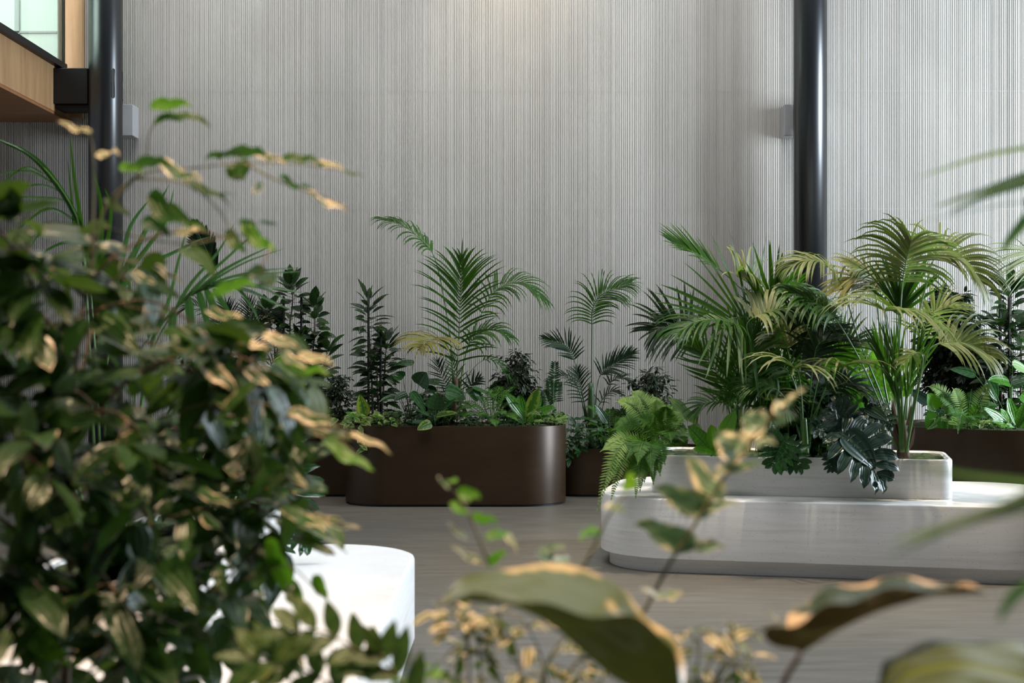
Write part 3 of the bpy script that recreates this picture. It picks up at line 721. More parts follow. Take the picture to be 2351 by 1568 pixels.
# ================================================================== low bronze planter
palm('small dark feather palm in the low bronze planter beside the stone bench', 13.15, (1360,1030), [
    dict(p=[(1358,1028),(1358,870),(1359,760),(1361,708),(1380,678),(1410,664),(1448,651)], n=30, L=.38, W=.018, ang=(66, 24), t0=.36, grav=1.9, rw=.007, face=(-.1, -.7, .7), m='kentia'),
    dict(p=[(1352,1028),(1340,920),(1322,840),(1302,796),(1253,779)], n=16, L=.22, W=.020, t0=.55, grav=.4, face=(0, -.9, .4), m='kentia_shaded', ang=(60,20)),
    dict(p=[(1364,1028),(1368,920),(1378,862),(1410,838),(1452,812)], n=18, L=.24, W=.020, t0=.5, grav=.7, face=(0, -.8, .6), m='kentia_shaded', ang=(60,20)),
    dict(p=[(1352,1028),(1338,930),(1320,880),(1290,862),(1268,870)], n=14, L=.24, W=.018, t0=.45, grav=1.3, m='kentia_shaded'),
    dict(p=[(1366,1028),(1385,930),(1400,880),(1425,868),(1450,880)], n=14, L=.22, W=.018, t0=.45, grav=1.2, m='kentia_shaded'),
    dict(p=[(1358,1028),(1345,940),(1330,885),(1325,850)], n=14, L=.2, W=.016, t0=.4, grav=.8, face=CAM_F, m='kentia_shaded'),
    dict(p=[(1362,1028),(1372,940),(1400,900),(1425,905)], n=12, L=.2, W=.016, t0=.4, grav=1.2, m='kentia_shaded'),
], 'kentia_shaded', trunk=dict(pts=[(1359,1032),(1358,960),(1357,880)], r=(.045, .026), mat='stalkdark'), stalk='stalkdark', seed=23, group=PALM_G)
bush('dark twiggy ficus shrub in the low bronze planter just behind the big fern', 'shrub', 13.2, (1490,1030), (1492,925,66,88), .28, 130, 12, .06, .026, seed=24, stems=2, trunkr=.012)
trailer('pothos with grey-green heart leaves hanging over the low bronze planter, next to the middle planter', 13.0, (1325,1030), [(1340,985,44,30,34), (1320,1000,24,30,26)], seed=25,
        vines=[([(1312,1000),(1305,1030,-.05),(1308,1060,-.05)], 9), ([(1330,1010),(1335,1030,-.05),(1328,1042,-.06)], 6), ([(1275,945,-.1),(1310,960,-.1),(1340,1000,-.05)], 9)], L=.085, W=.045, m='philo')
fern('soft bright fern filling the low bronze planter', 13.05, (1400,1030), [(1345,935,0), (1380,950,-.05), (1420,960,0), (1442,985,-.1), (1360,1000,-.15), (1410,985,-.15), (1440,940,.1), (1380,1012,-.2), (1425,1016,-.2), (1330,960,.1), (1400,940,.1), (1455,1010,-.1), (1350,975,-.1)], seed=26, L=.065, W=.010, n=24)
leafy('dark broad leaves standing at the far end of the low bronze planter', 13.0, (1440,1030), [(1445,985,-.1,56,34,78,.1,.1), (1395,975,-.05,60,20,120,.3,.4), (1430,1005,-.1,36,34,100,.2,.2,'nest')], 'philo', seed=27, prof='ovate')

# ================================================================== back-left bronze planter
staked('tall dark leafy plant on two black stakes in the back left bronze planter', 13.3, (690,960),
       [([(672,955),(668,850),(665,760),(672,690),(668,655)], 70, 'all'), ([(705,955),(712,860),(722,770),(722,700)], 72, 'all'), ([(690,955),(700,860),(690,790)], 60, 'all'), ([(660,955),(640,860),(620,740),(610,715)], 50, 'all'), ([(715,955),(740,880),(752,800)], 44, 'all')],
       [(651, 680, 955), (692, 680, 955)], L=.18, W=.085, seed=30, m='rubber', hang=.5)
bush('dense dark heart-leaved climber at the foot of the tall staked plant', 'shrub', 13.2, (690,962), (690,890,72,66), .22, 60, 9, .10, .075, seed=31, prof='heart', stems=3, name='climber')
bush('thin airy shrub with tiny leaves between the two staked plants', 'shrub', 13.2, (776,962), (778,905,36,60), .2, 60, 12, .05, .02, seed=32, stems=4, trunkr=.006)
palm('small yellowish palm leaning out beside the tall staked plant in the back left planter', 13.4, (600,962), [
    dict(p=[(598,958),(590,860),(575,780),(600,735),(640,725)], n=20, L=.26, W=.02, t0=.5, grav=1.1, m='kentia_old', face=(0, -.8, .6)),
    dict(p=[(595,958),(570,860),(540,780),(500,740),(470,750)], n=20, L=.26, W=.016, t0=.45, grav=1.2, m='kentia_shaded'),
    dict(p=[(598,958),(590,850),(580,760),(570,690)], n=20, L=.24, W=.016, t0=.45, grav=.7, m='kentia_shaded', face=CAM_F),
    dict(p=[(600,958),(610,870),(640,810),(680,790)], n=16, L=.24, W=.016, t0=.45, grav=1.1, m='kentia_shaded'),
], 'kentia_shaded', seed=33, group=PALM_G)
palm('dark palm with one stiff upright half-opened frond against the ribbed wall, behind the leafy trough', 13.3, (530,962), [
    dict(p=[(530,958),(528,800),(512,660),(490,610),(470,565),(448,520)], n=24, L=.24, W=.05, t0=.55, grav=.15, m='kentia_shaded', face=(0, -1, 0), ang=(42, 12), fold=.02, lift=0),
    dict(p=[(530,958),(520,820),(500,740),(450,700),(410,720)], n=20, L=.26, W=.02, t0=.45, grav=1.2, m='kentia_shaded'),
    dict(p=[(532,958),(540,830),(560,750),(600,720),(640,730)], n=20, L=.26, W=.02, t0=.45, grav=1.2, m='kentia_shaded'),
    dict(p=[(528,958),(500,850),(460,780),(420,780)], n=20, L=.26, W=.02, t0=.35, grav=1.2, m='kentia_shaded'),
    dict(p=[(532,958),(538,850),(530,760),(520,700)], n=20, L=.28, W=.02, t0=.35, grav=.7, m='kentia_shaded', face=CAM_F),
], 'kentia_shaded', seed=34, group=PALM_G)
trailer('creeping pothos at the front edge of the back left bronze planter', 13.06, (700,966), [(690,955,80,10,34), (760,960,30,6,10)], seed=35, L=.11, W=.07, m='pothos')

# ================================================================== pale stone planter on the long bench
YP = 8.78
ferns_w = palm  # (same builder, other leaves)
fern('big sword fern spilling over the left end of the pale stone planter', 8.95, (1520,1030),
     [(1420,922,-.05,'fern_pale',.35), (1455,900,.1,'fern_pale',.3), (1500,912,.15,'fern_pale',.2), (1508,920,.05,'fern_pale',.1), (1545,930,.2,'fern',.2), (1562,950,.1,'fern_pale',.3), (1575,985,.05,'fern',.4),
      (1385,1032,-.1,'fern_pale',.35), (1410,985,0,'fern',.5), (1435,960,.05,'fern',.4), (1480,935,.1,'fern',.3), (1530,935,-.1,'fern',.2), (1555,1000,-.1,'fern',.5), (1575,1020,-.1,'fern',.6),
      (1470,960,-.1,'fern',.3), (1500,950,-.15,'fern',.25), (1550,970,-.2,'fern',.35), (1540,1010,-.25,'fern',.6)], seed=40, L=.085, W=.0095, n=30, rise=.4, face=(0, -.75, .65))
fern('hanging fern fronds trailing from the stone planter down to the bench seat', 8.85, (1490,1030),
     [(1408,1090,-.18,'fern',.7), (1440,1110,-.2,'fern',.75), (1470,1120,-.22,'fern',.7), (1500,1105,-.24,'fern',.7), (1515,1085,-.22,'fern',.7), (1525,1060,-.2,'fern',.6), (1405,1140,-.22,'fern_pale',.8), (1372,1166,-.3,'fern_pale',.75),
      (1450,1085,-.12,'fern',.8), (1480,1100,-.2,'fern',.7), (1425,1065,-.1,'fern',.7), (1390,1120,-.15,'fern_pale',.7), (1460,1135,-.25,'fern',.7), (1495,1075,-.26,'fern',.6), (1440,1050,-.2,'fern',.6), (1465,1060,-.25,'fern',.6)], seed=41, L=.08, W=.0100, n=30, face=(-.2, -.9, .3))
leafy('low leafy plant with wavy pale antler-like leaves beside the big fern', 8.95, (1612,1040), [
    (1610,985,0,115,34,135,.4,.2,'nest_pale'), (1612,1010,-.1,80,30,160,.6,.5,'nest_pale'), (1608,1012,0,46,36,120,.2,.8,'nest_pale')], 'nest_pale', name='antler_fern', prof='nest', seed=42, wave=.12, stalk='stalk')
leafy('bright green birds nest fern with a tall pointed leaf in front of the palms', 8.8, (1640,1046), [
    (1646,1030,-.02,100,40,66,.0,-.05,'philo_lit'), (1636,1040,0,90,44,132,.15,.1,'nest'), (1642,1040,0,70,36,100,.2,.1,'philo_lit'), (1655,1040,.1,92,34,58,.2,.3,'nest'),
    (1645,1044,-.05,60,30,160,.5,.4,'nest'), (1655,1044,-.05,60,30,20,.5,.5,'nest'), (1668,1030,.1,70,30,75,.2,.3,'nest')], 'nest', name='birds_nest_fern', prof='nest', seed=43, wave=.03)

# left palm clump
palm('lush palm clump spreading wide straight leaflets at the fern end of the stone planter', 9.0, (1690,1040), [
    # wide strap leaflets fanning to the left
    dict(p=[(1720,1038,.1),(1735,900,.1),(1745,800,.05),(1735,740,0),(1700,728,-.1),(1655,740,-.2)], n=13, L=.56, W=.030, ang=(95, 25), t0=.60, grav=.35, rw=.008, face=(-.1, -1, .35), fold=.1, env=lambda s: 1.0),
    # arching upper-left frond
    dict(p=[(1740,1038,.1),(1750,850,.1),(1725,700,.1),(1690,652,.05),(1640,610,0),(1590,578,-.05),(1552,562,-.1)], n=20, L=.30, W=.022, ang=(50, 14), t0=.62, grav=.25, rw=.007, face=(.4, -.6, .9)),
    # pale drooping leaflets at the top centre
    dict(p=[(1745,1038,.15),(1752,850,.15),(1745,740,.1),(1725,660,.05),(1690,632,0)], n=12, L=.36, W=.036, ang=(70, 55), t0=.78, grav=2.6, rw=.006, face=(0, -.5, 1), m='kentia_lit', lift=.8, env=lambda s: .8),
    # upright blades right of it
    dict(p=[(1750,1038,.1),(1760,850,.1),(1762,740,.05),(1770,690,0),(1785,650,0)], n=13, L=.42, W=.028, ang=(48, 8), t0=.5, grav=.1, rw=.007, face=(0, -1, .2)),
    # long frond to the right across the column
    dict(p=[(1742,1038),(1738,820),(1705,690),(1760,655),(1825,662),(1880,690),(1928,745)], n=22, L=.34, W=.024, t0=.5, grav=2.2, rw=.006, m='kentia', face=(0, -.5, 1)),
    # dark lower left frond
    dict(p=[(1690,1038,.3),(1680,900,.3),(1640,800,.35),(1590,762,.4),(1535,748,.4),(1500,760,.4)], n=22, L=.36, W=.026, ang=(80, 30), t0=.50, grav=.9, rw=.006, m='kentia_shaded', s='stalkdark', face=(0, -.9, .4)),
    dict(p=[(1690,1038,.3),(1660,880,.3),(1622,830,.35),(1590,780,.35),(1560,740,.4),(1530,730,.4)], n=18, L=.32, W=.024, ang=(70, 25), t0=.45, grav=1.1, rw=.006, m='kentia_shaded', s='stalkdark'),
    # arching frond over the left with hanging leaflets
    dict(p=[(1715,1038),(1720,860,-.05),(1700,760,-.15),(1655,735,-.25),(1600,738,-.3),(1560,760,-.35)], n=20, L=.36, W=.022, t0=.45, grav=1.7, rw=.006, m='kentia', face=(0, -.4, 1)),
    # bright inward bush
    dict(p=[(1685,1038),(1680,940),(1660,880),(1625,825,-.05),(1590,795,-.1)], n=20, L=.34, W=.020, ang=(60, 20), t0=.3, grav=-.25, rw=.006, m='kentia', face=(.2, -1, .2)),
    dict(p=[(1695,1038),(1692,930),(1690,850),(1700,790),(1705,750)], n=22, L=.36, W=.022, ang=(50, 12), t0=.2, grav=.1, rw=.006, m='kentia', face=(0, -1, .2)),
    dict(p=[(1700,1038,-.1),(1705,900,-.1),(1720,820,-.15),(1740,770,-.15)], n=20, L=.34, W=.022, ang=(55, 15), t0=.25, grav=.4, rw=.006, m='kentia', face=(0, -1, .3)),
    # pale curl on the right
    dict(p=[(1742,1038,-.1),(1745,880,-.15),(1725,790,-.2),(1715,745,-.2),(1745,722,-.2),(1790,712,-.2)], n=9, L=.34, W=.036, ang=(80, 50), t0=.7, grav=2.4, rw=.005, m='kentia_lit', face=(0, -.5, 1), lift=.6, env=lambda s: .9),
    dict(p=[(1748,1038,0),(1770,900,0),(1795,800,0),(1815,735,.05),(1850,725,.05),(1890,735,.05)], n=14, L=.34, W=.028, t0=.5, grav=1.8, rw=.005, m='kentia', face=(0, -.5, 1)),
    dict(p=[(1748,1038,.1),(1765,900,.1),(1800,790,.1),(1830,740,.1)], n=14, L=.3, W=.03, t0=.45, grav=1.3, rw=.005, m='kentia_lit', face=(0, -.8, .8)),
    # low ones
    dict(p=[(1690,1038,-.1),(1680,960,-.1),(1660,925,-.15),(1620,925,-.15),(1600,945,-.15)], n=12, L=.2, W=.018, t0=.4, grav=1.3, rw=.004, m='kentia', face=(0, -.6, .9)),
    dict(p=[(1720,1038,-.1),(1730,960,-.1),(1700,915,-.15),(1660,918,-.2)], n=12, L=.2, W=.020, t0=.4, grav=1.4, rw=.004, m='kentia', face=(0, -.6, .9)),
    dict(p=[(1740,1038,-.1),(1745,960,-.1),(1760,905,-.15),(1790,915,-.2),(1810,940,-.2)], n=12, L=.22, W=.022, t0=.4, grav=1.5, rw=.004, m='kentia_lit', face=(0, -.6, .9)),
    dict(p=[(1735,1038),(1738,940),(1742,880,-.1),(1745,845,-.1)], n=12, L=.24, W=.026, t0=.5, grav=.9, rw=.004, m='kentia', face=(0, -.9, .4)),
], 'kentia', trunk=dict(pts=[(1690,1046),(1688,980),(1690,930)], r=(.024, .018), mat='stalk'), seed=44, group=PALM_G)

# second and third stems of the clump stand beside it
def stem_only(px0, y0, px1, y1, Y, r, t):
    mb = MB(); mb.tube(spline([P(px0, y0, Y), P((px0+px1)/2 + 2, (y0+y1)/2, Y), P(px1, y1, Y)], 8), r, r*.7, 7, 0); mb.build('trunk', M['stalkdark'], t)

palm('palm with drooping fan-like fronds in the middle of the stone planter before the column', 8.75, (1850,1040), [
    dict(p=[(1845,1038),(1842,940),(1836,870),(1828,848,-.1),(1824,846,-.2)], n=10, L=.38, W=.028, ang=(115, 20), t0=.86, grav=2.1, rw=.006, m='kentia_lit', face=(0, -.7, .8), env=lambda s: 1, lift=.35),
    dict(p=[(1850,1038,.1),(1880,930,.1),(1905,870,.05),(1925,845,0),(1935,842,-.1)], n=10, L=.36, W=.028, ang=(115, 20), t0=.86, grav=2.1, rw=.006, m='kentia_lit', face=(0, -.7, .8), env=lambda s: 1, lift=.35),
    dict(p=[(1845,1038,.15),(1830,900,.15),(1812,820,.1),(1800,780,.1),(1780,765,.1)], n=14, L=.30, W=.026, t0=.6, grav=1.6, rw=.005, m='kentia_lit', face=(0, -.6, 1)),
    dict(p=[(1850,1038,.15),(1860,900,.15),(1868,830,.1),(1880,790,.1),(1920,775,.1)], n=16, L=.34, W=.024, t0=.5, grav=1.1, rw=.005, m='kentia_shaded', face=(0, -.6, 1)),
    dict(p=[(1852,1038,.1),(1868,920,.1),(1890,845,.1),(1940,790,.1),(1990,790,.1)], n=18, L=.32, W=.024, t0=.5, grav=1.1, rw=.005, m='kentia', face=(0, -.7, .9)),
    dict(p=[(1845,1038,.1),(1835,930,.1),(1815,860,.1),(1775,830,.1),(1735,840,.1)], n=16, L=.26, W=.030, t0=.5, grav=.8, rw=.005, m='kentia', face=(0, -.8, .6)),
    dict(p=[(1848,1038,.2),(1835,880,.2),(1845,790,.2),(1870,740,.2)], n=16, L=.34, W=.034, t0=.5, grav=.7, rw=.006, m='kentia_shaded', face=(0, -.8, .6)),
    dict(p=[(1848,1038,.1),(1870,950,.1),(1900,900,.0),(1940,880,0),(1975,890,0)], n=16, L=.28, W=.024, t0=.5, grav=1.4, rw=.005, m='kentia_shaded', face=(0, -.6, .9)),
    dict(p=[(1846,1038,.1),(1820,950,.1),(1790,900,.0),(1750,880,0),(1715,890,0)], n=16, L=.26, W=.022, t0=.5, grav=1.3, rw=.005, m='kentia', face=(0, -.6, .9)),
], 'kentia', seed=45, group=PALM_G, trunk=dict(pts=[(1850,1046),(1848,1000),(1846,960)], r=(.022, .016), mat='stalk'))

palm('tall bright palm with many pale arching fronds at the right end of the stone planter', 8.72, (2074,1046), [
    # top frond, seen along its spine
    dict(p=[(2074,1038),(2068,900),(2066,760),(2072,650),(2082,590),(2092,552,.0)], n=24, L=.46, W=.021, ang=(80, 30), t0=.60, grav=2.3, lift=.35, rw=.007, m='kentia_lit', s='stalk', face=(0, -.75, .8)),
    # top right frond
    dict(p=[(2078,1038),(2085,880),(2110,720),(2128,650),(2146,590),(2170,578),(2215,602),(2255,650)], n=30, L=.46, W=.021, ang=(80, 24), t0=.56, grav=2.3, lift=.3, rw=.007, m='kentia_lit', face=(-.1, -.7, .9)),
    # upright dark green fan in the centre
    dict(p=[(2070,1038,.1),(2066,900,.1),(2062,780,.1),(2064,720,.1),(2066,690,.1)], n=11, L=.36, W=.03, ang=(48, 10), t0=.72, grav=.15, rw=.006, m='kentia', face=(0, -1, .1), env=lambda s: 1),
    # pale umbrella in the middle
    dict(p=[(2072,1038,-.05),(2060,900,-.1),(2045,780,-.15),(2035,722,-.2),(2030,712,-.35)], n=14, L=.46, W=.026, ang=(115, 20), t0=.84, grav=2.3, rw=.006, m='kentia_lit', face=(0, -.6, .9), env=lambda s: 1, lift=.3),
    dict(p=[(2074,1038,-.05),(2070,900,-.1),(2062,780,-.15),(2058,726,-.2),(2060,716,-.3)], n=8, L=.44, W=.026, ang=(110, 30), t0=.88, grav=2.4, rw=.006, m='kentia_lit', face=(.2, -.6, .9), env=lambda s: 1, lift=.3),
    # right lower frond
    dict(p=[(2082,1038,-.1),(2095,940,-.1),(2118,850,-.12),(2136,800,-.15),(2180,785,-.15),(2225,790,-.15),(2272,818,-.15)], n=23, L=.38, W=.025, ang=(72, 20), t0=.58, grav=2.1, lift=.3, rw=.008, m='kentia_lit', face=(0, -.75, .8)),
    dict(p=[(2080,1038,-.1),(2100,930,-.1),(2112,870,-.12),(2118,820,-.15),(2100,810,-.2),(2078,830,-.2)], n=7, L=.22, W=.024, ang=(80, 40), t0=.75, grav=1.8, rw=.009, m='kentia_lit'),
    # far left frond over the column
    dict(p=[(2066,1038,.05),(2020,900,.05),(1975,790,.05),(1945,690,0),(1925,640,0),(1890,605,-.05),(1850,598,-.1),(1815,612,-.1)], n=26, L=.32, W=.022, ang=(66, 20), t0=.55, grav=2.5, rw=.006, m='kentia_lit', face=(0, -.4, 1)),
    # lower left frond
    dict(p=[(2064,1038,0),(2000,880,-.05),(1940,765,-.1),(1900,715,-.1),(1860,690,-.1),(1820,672,-.1)], n=20, L=.38, W=.030, ang=(72, 24), t0=.52, grav=2.4, rw=.006, m='kentia', face=(0, -.4, 1)),
    dict(p=[(2066,1038,.1),(2030,880,.1),(2018,740,.1),(2005,660,.1),(1975,640,.1),(1940,660,.1)], n=20, L=.34, W=.026, t0=.55, grav=1.4, rw=.007, m='kentia_old', face=(0, -.6, .9)),
    dict(p=[(2070,1038,.15),(2050,880,.15),(2035,740,.15),(2010,640,.15),(1965,615,.1)], n=18, L=.32, W=.022, t0=.6, grav=1.3, rw=.006, m='kentia_lit', face=(0, -.6, .9)),
    # narrow young blades in the centre
    dict(p=[(2072,1038,-.1),(2078,930,-.1),(2095,860,-.1),(2112,800,-.1)], n=8, L=.36, W=.02, ang=(20, 6), t0=.35, grav=.1, rw=.008, m='kentia', face=(0, -1, 0)),
    dict(p=[(2068,1038,-.1),(2060,930,-.1),(2040,850,-.1),(2015,790,-.1)], n=8, L=.36, W=.02, ang=(20, 6), t0=.35, grav=.1, rw=.008, m='kentia', face=(0, -1, 0)),
    dict(p=[(2070,1038,-.1),(2066,930,-.1),(2058,850,-.1),(2052,800,-.1)], n=6, L=.36, W=.02, ang=(16, 6), t0=.35, grav=.1, rw=.008, m='kentia', face=(0, -1, 0)),
    dict(p=[(2074,1038,.2),(2090,920,.2),(2110,800,.2),(2140,720,.2),(2180,700,.2)], n=18, L=.32, W=.018, t0=.55, grav=1.1, rw=.005, m='kentia_lit', face=(0, -.6, .9)),
], 'kentia', trunk=dict(pts=[(2074,1052),(2073,1010),(2071,965)], r=(.042, .026), sheaths=7), stalk='stalk', seed=46, group=PALM_G)

selloum('philodendron with glossy deeply cut leaves hanging over the front of the stone planter', 8.62, (1905,1046), [
    (1932,992,-.16,112,110,-42,.42,.7), (1944,985,-.1,62,70,115,.35,.3), (1925,985,-.12,56,60,170,.45,.5), (1912,1040,-.14,36,34,-88,.1,.2), (1985,935,.05,60,60,-25,.4,.6)], seed=47)
selloum('split-leaf philodendron with backlit bright green leaves standing behind the glossy one', 9.0, (1895,1046), [
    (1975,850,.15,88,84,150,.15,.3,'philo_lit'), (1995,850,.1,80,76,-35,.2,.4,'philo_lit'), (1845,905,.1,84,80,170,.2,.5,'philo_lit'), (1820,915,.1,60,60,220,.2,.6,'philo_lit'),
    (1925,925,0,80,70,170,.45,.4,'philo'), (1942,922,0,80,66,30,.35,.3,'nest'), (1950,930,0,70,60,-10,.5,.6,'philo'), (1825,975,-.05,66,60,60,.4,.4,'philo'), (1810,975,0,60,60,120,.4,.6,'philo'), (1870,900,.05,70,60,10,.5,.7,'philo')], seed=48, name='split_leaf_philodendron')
selloum('low split-leaf philodendron dipping two dark leaves over the planter edge behind the blurred twig', 8.58, (1800,1046), [
    (1800,1012,-.12,56,60,-120,.1,.4,'philo'), (1795,1020,-.1,58,56,-45,.15,.5,'philo'), (1770,1000,-.05,40,44,150,.3,.5,'philo')], seed=49)
trailer('small dark ground plants on the moss between the palms in the stone planter', 8.95, (1800,1045), [(1790,1012,70,16,34), (1900,1010,50,18,26), (2010,1010,30,20,18), (1980,960,24,24,16)], seed=50, L=.07, W=.035, m='philo')
bush('thin bamboo-like stems behind the right end of the stone planter', 'shrub', 9.25, (2020,1030), (2015,880,44,90), .12, 18, 7, .12, .012, m='kentia_shaded', name='bamboo', seed=51, stems=4, trunkr=.006, woodm='stalkdark', prof='strap')
bush('bright leafy filler plant between the palm clumps, low in the stone planter', 'shrub', 8.95, (1790,1040), (1800,905,70,80), .15, 40, 7, .13, .035, m='kentia', name='leafy_shrub', seed=52, stems=4, trunkr=.006, woodm='stalk', prof='nest')

# ================================================================== right bronze planter
bush('large dark ficus tree in the right bronze planter, behind the brightest palm', 'tree', 12.9, (2165,985), (2178,800,88,150), .32, 300, 16, .07, .034, name='ficus_tree', seed=60, stems=3, trunkr=.016)
bush('broad dark ficus shrub beside the staked plant in the right bronze planter', 'tree', 12.7, (2230,990), (2225,850,70,105), .28, 220, 14, .07, .034, name='ficus_tree', seed=61, stems=2, trunkr=.014)
staked('tall staked plant with shiny narrow leaves at the right side of the picture', 12.3, (2315,985),
       [([(2318,980),(2322,850),(2320,740),(2322,655)], 100, 'all'), ([(2300,980),(2298,860),(2295,745)], 60, 'all'), ([(2340,980),(2345,850),(2342,760)], 60, 'all')], [(2296, 680, 985), (2317, 676, 985)], L=.22, W=.075, seed=62, m='rubber')
leafy('philodendron with large mixed pale and dark leaves below the staked plant on the right', 11.9, (2322,985), [
    (2318,880,0,56,40,165,.5,.5,'nest'), (2325,838,.05,56,40,-20,.5,.5,'nest_pale'), (2322,882,0,54,40,20,.5,.4,'philo'), (2268,870,.1,60,36,-60,.2,.5,'philo'), (2240,862,.1,60,30,160,.3,.4,'philo'), (2345,905,0,50,40,-40,.3,.4,'philo_lit')], 'philo', seed=63, stalk='stalk')
leafy('low broad-leaved philodendron at the left end of the right bronze planter', 12.0, (2165,985), [
    (2150,940,-.1,46,44,120,.2,.4,'philo_lit'), (2170,945,-.1,50,50,40,.2,.3,'pothos'), (2155,955,-.15,44,44,-140,.3,.4,'nest'), (2180,958,-.15,44,44,-30,.3,.4,'pothos'), (2130,925,.1,54,30,140,.3,.4,'selloum'), (2200,940,0,44,40,80,.2,.3,'nest'), (2170,968,-.2,36,36,-100,.3,.4,'nest')], 'philo', seed=64, stalk='stalk')
fern('fern with long pale fronds in the middle of the right bronze planter', 11.85, (2220,985), [(2135,888,.05,'fern_pale',.35), (2155,912,0,'fern',.4), (2190,895,0,'fern_pale',.3), (2270,882,.05,'fern_pale',.1), (2250,940,-.1,'fern',.4), (2200,990,-.3,'fern',.8), (2240,965,-.2,'fern',.6), (2285,930,0,'fern',.3), (2230,900,.1,'fern',.1), (2180,950,-.1,'fern',.4), (2265,960,-.2,'fern',.5)], seed=65, L=.085, W=.011, n=26, face=(0, -.8, .6))
leafy('bright birds nest fern cut by the right edge of the picture', 11.75, (2330,985), [
    (2325,980,-.1,90,26,148,.3,.1), (2335,980,-.1,60,34,75,.1,.1), (2328,982,-.15,60,26,160,.5,.3), (2342,980,-.1,60,34,50,.1,.2), (2318,978,0,50,24,120,.3,.3), (2332,976,.05,66,30,100,.1,.1)], 'nest', name='birds_nest_fern', prof='nest', seed=66, wave=.06)
trailer('creeping pothos over the moss of the right bronze planter', 11.7, (2280,988), [(2260,972,60,10,40), (2175,968,30,8,14)], seed=67, L=.07, W=.05)
palm('palm at the far right whose pale frond fans into the picture high on the wall', 11.6, (2440,980), [
    dict(p=[(2440,960),(2430,800),(2405,660),(2380,600),(2355,570)], n=22, L=.42, W=.018, ang=(96, 40), t0=.72, grav=.7, rw=.007, m='kentia_lit', face=(0, -1, .3), env=lambda s: 1),
    dict(p=[(2442,960),(2450,800),(2470,680),(2520,640)], n=20, L=.3, W=.02, t0=.5, grav=1.2),
], 'kentia', seed=68, group=PALM_G)

# ================================================================== more low planting
fern('dark feathery fern low between the middle planter philodendrons', 12.55, (1030,968), [(985,930,.0), (1010,915,.1), (1060,915,.1), (1085,940,0), (975,955,-.1), (1030,950,-.15), (1070,958,-.15), (1000,965,-.2)], seed=100, L=.07, W=.010, n=24, rise=.5)
trailer('carpet of small dark leaves along the whole soil of the middle bronze planter', 12.5, (1050,972), [(1050,962,150,12,150), (920,958,60,12,60), (1210,955,70,14,80)], seed=101, L=.055, W=.035, m='philo')
trailer('carpet of small leaves over the soil of the low bronze planter', 13.2, (1400,1030), [(1400,1018,90,12,120), (1380,990,70,20,60)], seed=102, L=.06, W=.035, m='philo')
trailer('carpet of dark small leaves over the soil of the back left bronze planter', 13.3, (700,966), [(700,955,110,14,120)], seed=103, L=.07, W=.045, m='philo')
trailer('carpet of small glossy leaves over the moss of the right bronze planter', 12.2, (2240,985), [(2240,962,110,16,150), (2180,950,50,14,50)], seed=104, L=.07, W=.045, m='philo')
leafy('dark broad-leaved plant behind the ferns in the right bronze planter', 12.4, (2230,985), [(2200,935,0,50,44,130,.3,.4), (2225,925,.1,54,46,70,.3,.3), (2260,930,0,50,44,30,.3,.4), (2240,950,-.1,44,40,-60,.3,.5), (2290,905,.1,50,40,110,.3,.4), (2295,940,0,46,40,-20,.3,.4)], 'philo', seed=105)
leafy('dark heart-leaved plant behind the bright fern in the middle bronze planter', 12.65, (1130,965), [(1100,915,0,40,36,140,.4,.4), (1135,905,.05,42,36,60,.4,.4), (1165,920,0,36,32,10,.4,.4), (1060,925,0,36,32,160,.4,.4), (1205,930,0,36,32,30,.4,.4), (1235,935,0,36,30,100,.4,.4)], 'philo', seed=106)
bush('dark leafy shrub filling the back of the low bronze planter', 'shrub', 13.35, (1420,1030), (1415,985,80,42), .2, 90, 10, .08, .035, seed=107, name='leafy_shrub', stems=5, trunkr=.007, m='rubber')
bush('dark leafy shrub at the back of the middle planter under the tallest palm', 'shrub', 12.85, (1000,965), (1000,930,80,36), .15, 60, 10, .08, .03, seed=108, name='leafy_shrub', stems=5, trunkr=.006, m='rubber')
bush('dark undergrowth shrub in the middle of the stone planter', 'shrub', 9.1, (1860,1045), (1870,960,120,75), .15, 110, 10, .10, .04, seed=109, name='leafy_shrub', stems=5, trunkr=.006, m='philo')
# ================================================================== plants of the trough on the white bench
def strap(mb, pts, Y, w, m=0, N=None, rnd=0.5, prof='strap', n=12, fold=0.16, cross=1):
    c = spline(FP(Y, pts), n + 1); L = sum((a - b).length for a, b in zip(c, c[1:]))
    T = (c[1] - c[0])
    blade(mb, c[0], T, Vector(N or (0, -0.8, 0.6)), L, w * Y / F_PX, prof, n, 0, fold, rnd, m, 0, cross, path=c)

